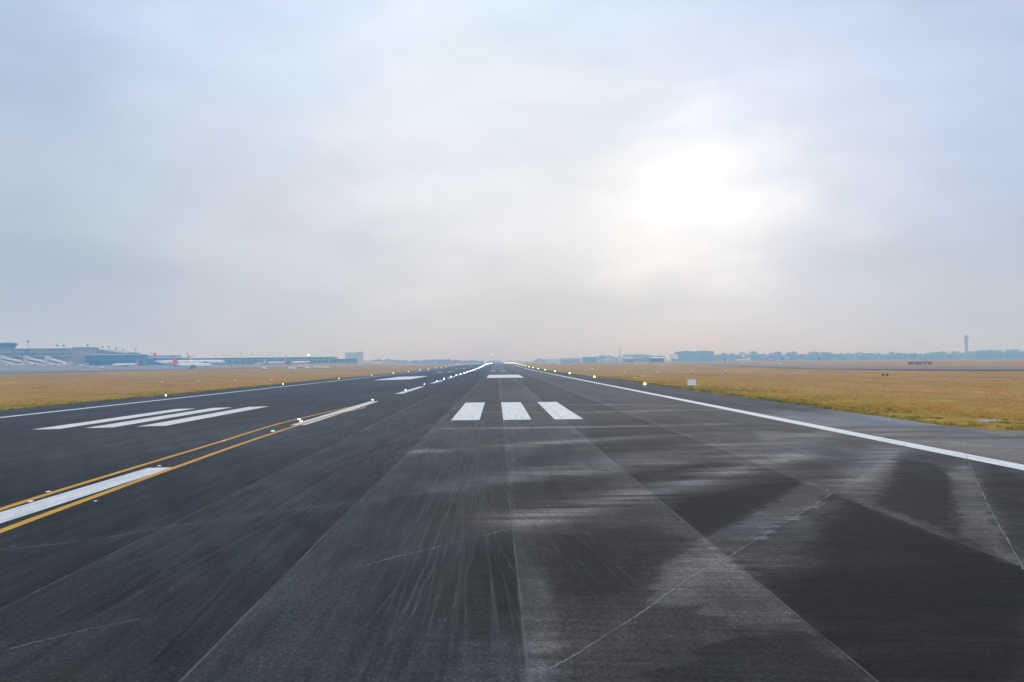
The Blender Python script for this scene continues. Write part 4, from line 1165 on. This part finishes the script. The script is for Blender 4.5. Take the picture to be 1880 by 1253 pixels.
# ------------------------------------------------------------------ aeroplanes
def plane(label, L, loc, heading, bands, rear_engines=False, ttail=False, group='parked and taxiing aeroplanes'):
    """nose along +x, unit built at real length L; bands = [(height fraction, material)...] of the fin"""
    t = thing('airliner', label, 'aeroplane', loc, heading, group)
    R = L*.052; zc = R*1.75
    def ring(x, r, zo, n=16): return [(x, r*math.cos(2*math.pi*i/n), zo+r*math.sin(2*math.pi*i/n)) for i in range(n)]
    secs = [(-.5, .10, .55), (-.46, .28, .45), (-.40, .52, .30), (-.30, .82, .12), (-.22, 1, 0), (.30, 1, 0), (.38, .95, -.02), (.43, .80, -.09), (.47, .55, -.18), (.49, .30, -.26), (.50, .06, -.32)]
    b = MB(); b.loft([ring(L*x, R*r, zc+R*o) for x, r, o in secs]); b.build('fuselage', M['white_paint'], t, smooth=True)
    b = MB(); b.box(L*.425, L*.452, -R*.62, R*.62, zc+R*.28, zc+R*.50); b.build('cockpit_window', M['cab_glass'], t)
    for s in (-1, 1):
        b = MB()
        for k in range(24):
            x = L*(-.25+.56*k/24); b.box(x, x+L*.009, s*R*.93-.06, s*R*.93+.06, zc+R*.33, zc+R*.47)
        b.build('window_row', M['cab_glass'], t)
        tip = L*.46; zr = zc-R*.55; zt = zr+L*.035
        b = MB(); w = lambda x, y, z, th: [(x, y, z-th), (x, y, z+th)]
        pr_ = [(L*.13, -L*.06, s*R*.5, zr, R*.16), (-L*.10, -L*.17, s*tip, zt, R*.03)]
        rings = []
        for (xl, xt, y, z, th) in pr_:
            rings.append([(xl, y, z), ((xl*.6+xt*.4), y, z+th), (xt, y, z), ((xl*.6+xt*.4), y, z-th)])
        b.loft(rings); b.build('wing', M['wing_grey'], t)
        if rear_engines:
            ex, ey, ez = -L*.27, s*(R*1.55), zc+R*.35
        else:
            ex, ey, ez = L*.06, s*L*.16, zc-R*.95
        b = MB(); rr = R*.42
        b.loft([[(ex+dx*R, ey+q*rr*math.cos(2*math.pi*i/12), ez+q*rr*math.sin(2*math.pi*i/12)) for i in range(12)] for dx, q in ((1.1, .85), (.8, 1), (-.6, .92), (-1.3, .55))])
        eng = b.build('engine', [M['wing_grey']], t, smooth=True)
        b = MB(); b.loft([[(ex+dx*R, ey+q*rr*math.cos(2*math.pi*i/12), ez+q*rr*math.sin(2*math.pi*i/12)) for i in range(12)] for dx, q in ((1.112, .72), (1.104, .72))]); b.build('engine_intake', M['engine_dark'], eng)
        zs = zc+R*.45 if not ttail else zc+R*.9+L*.155
        xs = -L*.43 if not ttail else -L*.47
        b = MB(); b.loft([[(xs+L*.05, s*R*.25, zs), (xs, s*R*.25, zs+R*.1), (xs-L*.05, s*R*.25, zs), (xs, s*R*.25, zs-R*.1)],
                          [(xs-L*.045, s*L*.17, zs+L*.012), (xs-L*.06, s*L*.17, zs+L*.014), (xs-L*.085, s*L*.17, zs+L*.012), (xs-L*.06, s*L*.17, zs+L*.010)]])
        b.build('tailplane', M['wing_grey'], t)
    mats = []; b = MB(); zb = zc+R*.55; Hf = L*.205
    def fx(f): return (-L*.335-L*.145*f, -L*.485-L*.045*f)
    lo = 0.0
    for hi, m in bands:
        if m not in mats: mats.append(m)
        mi = mats.index(m)
        a0, a1 = fx(lo); c0, c1 = fx(hi); th0 = R*.13*(1-.6*lo); th1 = R*.13*(1-.6*hi)
        b.loft([[(a0, 0, zb+Hf*lo), ((a0+a1)/2, th0, zb+Hf*lo), (a1, 0, zb+Hf*lo), ((a0+a1)/2, -th0, zb+Hf*lo)],
                [(c0, 0, zb+Hf*hi), ((c0+c1)/2, th1, zb+Hf*hi), (c1, 0, zb+Hf*hi), ((c0+c1)/2, -th1, zb+Hf*hi)]], True, mi)
        lo = hi
    b.build('tail_fin', mats if len(mats) > 1 else mats[0], t)
    for x, y in ((L*.36, 0), (-L*.04, R*1.1), (-L*.04, -R*1.1)):
        b = MB(); b.tube((x, y, R*.3), (x, y, zc-R*.7), R*.08, R*.08, 6)
        gear = b.build('landing_gear', M['steel'], t)
        for s in (-1, 1):
            b = MB(); b.tube((x, y+s*R*.10, R*.30), (x, y+s*R*.28, R*.30), R*.30, R*.30, 10); b.build('wheel', M['rubber'], gear)
    return t
def park(p_tail, p_nose, base_y, label, bands, turn=0, depth=None, **kw):
    pm = (p_tail+p_nose)/2
    q = P(pm, base_y) if depth is None else at_depth(pm, base_y, depth)
    d = q[1]; L = abs(p_nose-p_tail)*d/F_PX/math.cos(math.radians(turn))
    az = math.atan2(q[0]-CAM[0], d)
    head = -az if p_nose > p_tail else math.pi-az
    z = float(zg(q[0], q[1]))
    return plane(label, L, (q[0], q[1], z+.1), head+math.radians(turn), bands, **kw)
park(321, 388, 677.4, 'white jet with a magenta tail taxiing in front of the others', [(1, M['pink'])], 14, 815)
park(287, 362, 672.4, 'white jet with a red, yellow and blue tail behind the magenta-tailed one', [(.10, M['white_paint']), (.42, M['blue']), (.52, M['yellow']), (1, M['red'])], -8, 985)
park(347, 411, 671, 'white jet with a striped red and white tail near the pier', [(.15, M['white_paint']), (.32, M['pink']), (.45, M['white_paint']), (.68, M['red']), (.8, M['white_paint']), (1, M['red'])], 8, 1120)
park(252, 208, 673.4, 'white jet with a pink tail parked before the blue block', [(1, M['pink'])], 12, 850)
park(568, 536, 671.5, 'hazy jet with a navy tail below the bright white lamp', [(.25, M['white_paint']), (1, M['navy'])], 20, 1130)
park(524, 492, 669.6, 'hazy white jet with a mauve tail at the middle of the pier', [(1, M['pink'])], 15, 1230)
park(486, 468, 669, 'small white jet parked nose left against the pier', [(1, M['white_paint'])], 25, 1230)
park(1377, 1351, 661.5, 'small white jet parked in front of the trees right of the hangars', [(1, M['white_paint'])], 6, 1330, rear_engines=True, ttail=True)

# ------------------------------------------------------------------ jet bridges and vehicles
def jet_bridge(label, px0, px1, y0, y1, dp):
    x0, x1 = xpix(px0, dp), xpix(px1, dp); z = float(zg((x0+x1)/2, dp)); za = zpix(px0, y0, dp)-z; zb = zpix(px1, y1, dp)-z
    t = thing('jet_bridge', label, 'jet bridge', ((x0+x1)/2, dp, z), 0, 'white jet bridges at the terminal')
    l = (x1-x0)/2; th = 5.0
    b = MB(); b.prism([(-l, za-th), (l, zb-th), (l, zb), (-l, za)], 1, -2.0, 2.0); tun = b.build('tunnel', M['wall_white'], t)
    b = MB(); b.lathe([(2.9, 0), (2.9, za+.6), (1.5, za+1.4)], 14, (-l-.6, 0, 0)); b.build('rotunda', M['wall_pale'], t)
    b = MB(); b.box(l+.02, l+4.2, -2.6, 2.6, zb-th-.3, zb+.5); b.build('cab', M['wall_pale'], t)
    for s in (-1, 1):
        b = MB(); b.tube((l*.45, s*1.6, .0), (l*.45, s*1.6, (za+(zb-za)*.72)-th), .3, .3, 8); b.build('support_leg', M['steel'], t)
    b = MB(); b.prism([(-l*.96, za-th*.62), (l*.96, zb-th*.62), (l*.96, zb-th*.34), (-l*.96, za-th*.34)], 1, -2.08, -2.003); b.build('window_strip', M['glass_dark'], tun)
jet_bridge('white sloping jet bridge at the far left edge', 5, 42, 655.5, 663, 800)
jet_bridge('middle white sloping jet bridge at the terminal', 50, 88, 656, 664.5, 800)
jet_bridge('white sloping jet bridge nearest the deep blue block', 89, 124, 657.2, 666, 800)
def van(label):
    t = thing('service_van', label, 'van', (0, 0, 0), 0, 'white service vehicles')
    b = MB(); b.prism([(-2.6, .45), (2.5, .45), (2.6, 1.1), (1.9, 1.35), (1.3, 2.2), (-2.6, 2.25)], 1, -.95, .95); b.build('van_body', M['wall_white'], t)
    b = MB(); b.prism([(1.42, 1.40), (1.88, 1.40), (1.40, 2.08), (1.30, 2.08)], 1, -.97, .97); b.build('windscreen', M['cab_glass'], t)
    for x in (-1.7, 1.6):
        for s in (-1, 1):
            b = MB(); b.tube((x, s*.72, .38), (x, s*.99, .38), .38, .38, 12); wh = b.build('wheel', M['rubber'], t)
            b = MB(); b.tube((x, s*.985, .38), (x, s*1.0, .38), .2, .2, 10); b.build('wheel_rim', M['steel'], wh)
    return t
vl = [(487, 679, 'white van on the grass edge, leftmost of the scattered ones'), (533, 679, 'left one of two white vans side by side nearest the runway'), (540.5, 679, 'right one of two white vans side by side nearest the runway'),
      (552, 675.2, 'white van behind the pair, right of the mauve-tailed jet'), (565, 677, 'pale van below the navy-tailed jet'), (580, 676.6, 'faint van between the navy-tailed jet and the far pair'), (592.5, 677, 'left one of the far pair of white vans'), (598.5, 677, 'right one of the far pair of white vans'),
      (172, 675.5, 'white van beside the ground-floor strip of the blue block'), (148, 677, 'lone white van in front of the blue block end bay'), (190, 674, 'white van at the loading bay of the blue block')]
vl += [(px_, 676, 'small white vehicle in the row under the jet bridges, %s' % w) for px_, w in ((12, 'at the left edge'), (24, 'second from the left'), (38, 'third from the left'), (58, 'fourth from the left'), (72, 'fifth from the left'), (96, 'sixth from the left'), (105, 'seventh from the left'), (120, 'at the right end'))]
first_van = None
for i, (px_, py_, lab) in enumerate(vl):
    if i < 8: q = P(px_, py_)
    else:
        dp = 780-(6 if i < 11 else 0); q = at_depth(px_, py_, dp); q[2] = float(zg(q[0], q[1]))+.1
    if first_van is None: o = first_van = van(lab)
    else: o = dup(first_van, (0, 0, 0), None, lab)
    o.location = (float(q[0]), float(q[1]), float(q[2])); o.rotation_euler = (0, 0, random.uniform(-.5, .5)+(math.pi if i % 2 else 0))

# ------------------------------------------------------------------ distant hills closing the horizon
hx = np.linspace(-4900, 4900, 90); hy = np.array([4700, 4900, 5100, 5400, 5700, 6100], float)
prof_h = np.array([-2, .45, .85, 1, .6, -.1])
def hill_z(x, y):
    h = 20+16*fbm(x*.0011, y*0+.3, 90, 4)+3*fbm(x*.01, y*.003, 91, 3)
    return np.interp(y, hy, prof_h)*h
M['hill'] = paint_mat('hill_scrub', (.07, .085, .06), .9, .35, .02, .05, 0, (1, 1, 1), True)
hl = grid_mesh('hills', hx, hy, hill_z, M['hill']); tag(hl, 'faint low ridge along the horizon', 'hills', kind='structure')

# ------------------------------------------------------------------ haze
hz = MB(); hz.box(-5260, 5260, -560, 6460, -5, 78)
m = bpy.data.materials.new('haze_air'); m.use_nodes = True; nt = m.node_tree
for n in list(nt.nodes):
    if n.type == 'BSDF_PRINCIPLED': nt.nodes.remove(n)
pv = nt.nodes.new('ShaderNodeVolumePrincipled')
pv.inputs['Color'].default_value = (.30, .60, 1, 1); pv.inputs['Absorption Color'].default_value = (1, 1, 1, 1)
pv.inputs['Density'].default_value = 6.8e-4; pv.inputs['Anisotropy'].default_value = .15
nt.links.new(pv.outputs[0], nt.nodes['Material Output'].inputs['Volume'])
ho = hz.build('haze', m); tag(ho, 'pale bluish haze over the airfield', 'haze', kind='stuff')

# ------------------------------------------------------------------ sky and light
SUN_D = ray(1330, 312); SUN_D = SUN_D/np.linalg.norm(SUN_D)
SUN_EL = math.asin(SUN_D[2]); SUN_AZ = math.atan2(SUN_D[0], SUN_D[1])
w = bpy.data.worlds.new('World'); sc.world = w; w.use_nodes = True
nt = w.node_tree; N = nt.nodes; L = nt.links; bg = N['Background']
def lin(c): return [((v/255)/12.92 if v <= 10 else ((v/255+.055)/1.055)**2.4) for v in c]
ctrl = [((0, 0), (175, 192, 222)), ((350, 50), (203, 217, 240)), ((470, 170), (212, 226, 240)), ((940, 50), (204, 229, 243)), ((1400, 100), (194, 209, 235)), ((1860, 50), (179, 194, 224)),
        ((0, 170), (178, 196, 215)), ((-50, 330), (196, 208, 222)), ((230, 330), (206, 217, 229)), ((0, 460), (163, 179, 197)), ((250, 500), (171, 185, 202)), ((0, 590), (188, 187, 196)), ((260, 610), (190, 190, 201)),
        ((470, 340), (215, 217, 232)), ((500, 470), (208, 210, 216)), ((700, 330), (228, 230, 234)), ((900, 170), (239, 240, 249)), ((960, 210), (239, 240, 247)), ((800, 250), (232, 235, 243)), ((900, 400), (239, 239, 240)), ((560, 610), (204, 205, 208)), ((770, 580), (223, 218, 213)), ((900, 640), (211, 207, 204)),
        ((1160, 420), (246, 246, 246)), ((1030, 300), (229, 230, 233)), ((1130, 180), (226, 233, 244)), ((1500, 380), (227, 228, 242)), ((1570, 240), (208, 220, 237)), ((1870, 320), (184, 199, 225)), ((1760, 450), (181, 193, 212)), ((1500, 530), (198, 202, 215)), ((1500, 620), (205, 204, 206)), ((1860, 600), (192, 191, 200)),
        ((1250, 560), (210, 211, 213)), ((1010, 540), (221, 219, 216)), ((1100, 640), (212, 208, 206)), ((1700, 180), (205, 216, 236)), ((1330, 185), (222, 228, 243)), ((1440, 250), (222, 228, 242)), ((1240, 225), (228, 232, 244)), ((1330, 455), (233, 234, 239)), ((1500, 150), (188, 203, 229)), ((1180, 60), (200, 218, 238)), ((1125, 300), (238, 238, 242)), ((1530, 310), (228, 230, 244)), ((1430, 220), (224, 229, 243))]
pts = []
for (px_, py_), c in ctrl:
    d = ray(px_, py_); d = d/np.linalg.norm(d)
    if py_ > 520:   # low sky: the haze in front takes some blue out of it
        c = (c[0]*.955, c[1]*.992, min(255, c[2]*1.03))
    else: c = (c[0]*.985, c[1], min(255, c[2]*1.012))
    pts.append((d, [v*(1.04 if py_ > 520 else 1.055) for v in lin(c)], .100))
d = SUN_D; pts.append((d, [1.3, 1.3, 1.3], .058)); 
for px_, py_, v in ((1165, 385, .93), (1210, 330, 1.04), (1300, 290, 1.0), (1395, 340, 1.03), (1310, 345, 1.2), (1235, 375, 1.06), (1110, 400, .90), (1400, 385, .92)):
    d = ray(px_, py_); d = d/np.linalg.norm(d); v *= 1.2 if v > 1 else 1.06
    pts.append((d, [v, v, v*1.01], .060))
for az, el, c in ((-70, 8, (172, 180, 192)), (-70, 35, (180, 198, 222)), (70, 8, (180, 184, 196)), (70, 35, (178, 196, 225)), (-130, 10, (160, 172, 188)), (130, 10, (160, 172, 188)), (180, 10, (158, 170, 188)),
                  (0, 64, (195, 208, 226)), (180, 45, (178, 186, 200)), (110, 45, (178, 188, 206)), (-110, 45, (178, 188, 206)), (0, 85, (190, 198, 212)), (0, -30, (190, 190, 195)), (120, -30, (170, 175, 185)), (-120, -30, (170, 175, 185))):
    a, e = math.radians(az), math.radians(el)
    gain = 2.0 if el > 40 else (2.6 if abs(az) > 100 and el > 0 else 1.0)  # sky overhead and behind is out of view, brightened as fill
    pts.append((np.array([math.sin(a)*math.cos(e), math.cos(a)*math.cos(e), math.sin(e)]), [v*gain for v in lin(c)], .42))
tc = N.new('ShaderNodeTexCoord')
nz = N.new('ShaderNodeTexNoise'); nz.inputs['Scale'].default_value = 2.6; nz.inputs['Detail'].default_value = 3; nz.inputs['Roughness'].default_value = .5
mp = N.new('ShaderNodeMapping'); mp.inputs['Scale'].default_value = (1, 1, 2.2); L.new(tc.outputs['Generated'], mp.inputs[0]); L.new(mp.outputs[0], nz.inputs['Vector'])
sb = N.new('ShaderNodeVectorMath'); sb.operation = 'SUBTRACT'; L.new(nz.outputs['Color'], sb.inputs[0]); sb.inputs[1].default_value = (.5, .5, .5)
sm = N.new('ShaderNodeVectorMath'); sm.operation = 'MULTIPLY'; L.new(sb.outputs[0], sm.inputs[0]); sm.inputs[1].default_value = (.16, .05, .11)
wv0 = N.new('ShaderNodeVectorMath'); wv0.operation = 'ADD'; L.new(tc.outputs['Generated'], wv0.inputs[0]); L.new(sm.outputs[0], wv0.inputs[1])
nz2 = N.new('ShaderNodeTexNoise'); nz2.inputs['Scale'].default_value = 7.5; nz2.inputs['Detail'].default_value = 4; nz2.inputs['Roughness'].default_value = .5
L.new(mp.outputs[0], nz2.inputs['Vector'])
sb2 = N.new('ShaderNodeVectorMath'); sb2.operation = 'SUBTRACT'; L.new(nz2.outputs['Color'], sb2.inputs[0]); sb2.inputs[1].default_value = (.5, .5, .5)
sm2 = N.new('ShaderNodeVectorMath'); sm2.operation = 'MULTIPLY'; L.new(sb2.outputs[0], sm2.inputs[0]); sm2.inputs[1].default_value = (.17, .06, .13)
wv = N.new('ShaderNodeVectorMath'); wv.operation = 'ADD'; L.new(wv0.outputs[0], wv.inputs[0]); L.new(sm2.outputs[0], wv.inputs[1])
csum = None; wsum = None
for d, c, s in pts:
    ds = N.new('ShaderNodeVectorMath'); ds.operation = 'DISTANCE'; L.new(wv.outputs[0], ds.inputs[0]); ds.inputs[1].default_value = tuple(map(float, d))
    q2 = N.new('ShaderNodeMath'); q2.operation = 'MULTIPLY'; L.new(ds.outputs['Value'], q2.inputs[0]); L.new(ds.outputs['Value'], q2.inputs[1])
    k2 = N.new('ShaderNodeMath'); k2.operation = 'MULTIPLY'; L.new(q2.outputs[0], k2.inputs[0]); k2.inputs[1].default_value = -1/(s*s)
    ex = N.new('ShaderNodeMath'); ex.operation = 'EXPONENT'; L.new(k2.outputs[0], ex.inputs[0])
    ea = N.new('ShaderNodeMath'); ea.operation = 'ADD'; L.new(ex.outputs[0], ea.inputs[0]); ea.inputs[1].default_value = 1e-7
    if s < .1:
        eb = N.new('ShaderNodeMath'); eb.operation = 'MULTIPLY'; L.new(ea.outputs[0], eb.inputs[0]); eb.inputs[1].default_value = 1.3; ea = eb
    cs = N.new('ShaderNodeVectorMath'); cs.operation = 'SCALE'; cs.inputs[0].default_value = tuple(float(v)*10 for v in c); L.new(ea.outputs[0], cs.inputs['Scale'])
    if csum is None: csum, wsum = cs.outputs[0], ea.outputs[0]
    else:
        ad = N.new('ShaderNodeVectorMath'); ad.operation = 'ADD'; L.new(csum, ad.inputs[0]); L.new(cs.outputs[0], ad.inputs[1]); csum = ad.outputs[0]
        a2 = N.new('ShaderNodeMath'); a2.operation = 'ADD'; L.new(wsum, a2.inputs[0]); L.new(ea.outputs[0], a2.inputs[1]); wsum = a2.outputs[0]
dv = N.new('ShaderNodeMath'); dv.operation = 'DIVIDE'; dv.inputs[0].default_value = 1; L.new(wsum, dv.inputs[1])
cl = N.new('ShaderNodeVectorMath'); cl.operation = 'SCALE'; L.new(csum, cl.inputs[0]); L.new(dv.outputs[0], cl.inputs['Scale'])
# soft cloud texture
n2 = N.new('ShaderNodeTexNoise'); n2.inputs['Scale'].default_value = 4.2; n2.inputs['Detail'].default_value = 6; n2.inputs['Roughness'].default_value = .5
m2 = N.new('ShaderNodeMapping'); m2.inputs['Scale'].default_value = (1, 1, 3.2); L.new(tc.outputs['Generated'], m2.inputs[0]); L.new(m2.outputs[0], n2.inputs['Vector'])
mr = N.new('ShaderNodeMapRange'); L.new(n2.outputs['Fac'], mr.inputs[0])
for i, v in enumerate((.3, .7, .94, 1.07)): mr.inputs[1+i].default_value = v
c2 = N.new('ShaderNodeVectorMath'); c2.operation = 'SCALE'; L.new(cl.outputs[0], c2.inputs[0]); L.new(mr.outputs[0], c2.inputs['Scale'])
sky = N.new('ShaderNodeTexSky'); sky.sky_type = 'NISHITA'; sky.sun_disc = False
sky.sun_elevation = SUN_EL; sky.sun_rotation = SUN_AZ; sky.altitude = 1600; sky.dust_density = 3
mx = N.new('ShaderNodeMix'); mx.data_type = 'RGBA'; mx.inputs[0].default_value = .02
L.new(c2.outputs[0], mx.inputs[6]); L.new(sky.outputs[0], mx.inputs[7])
L.new(mx.outputs[2], bg.inputs['Color']); bg.inputs['Strength'].default_value = .1
sl = bpy.data.lights.new('sun', 'SUN'); sl.energy = .6; sl.angle = math.radians(16); sl.color = (1, .96, .90)
so = bpy.data.objects.new('sun', sl); COL.objects.link(so); so.location = (200, 400, 300)
so.rotation_euler = Vector(tuple(-SUN_D)).to_track_quat('-Z', 'Y').to_euler()

# ------------------------------------------------------------------ camera and render settings
cd = bpy.data.cameras.new('camera'); cd.sensor_width = 36; cd.lens = F_PX/PW*36; cd.clip_start = .1; cd.clip_end = 20000
co = bpy.data.objects.new('camera', cd); COL.objects.link(co)
mw = Matrix(((CR[0], CU[0], -CF[0], CAM[0]), (CR[1], CU[1], -CF[1], CAM[1]), (CR[2], CU[2], -CF[2], CAM[2]), (0, 0, 0, 1)))
co.matrix_world = mw; sc.camera = co
vs = sc.view_settings; vs.view_transform = 'Standard'; vs.look = 'None'; vs.exposure = 0; vs.gamma = 1
sc.render.film_transparent = False
cy = sc.cycles
cy.max_bounces = 4; cy.diffuse_bounces = 2; cy.glossy_bounces = 2; cy.volume_bounces = 1; cy.transparent_max_bounces = 8
cy.use_denoising = True
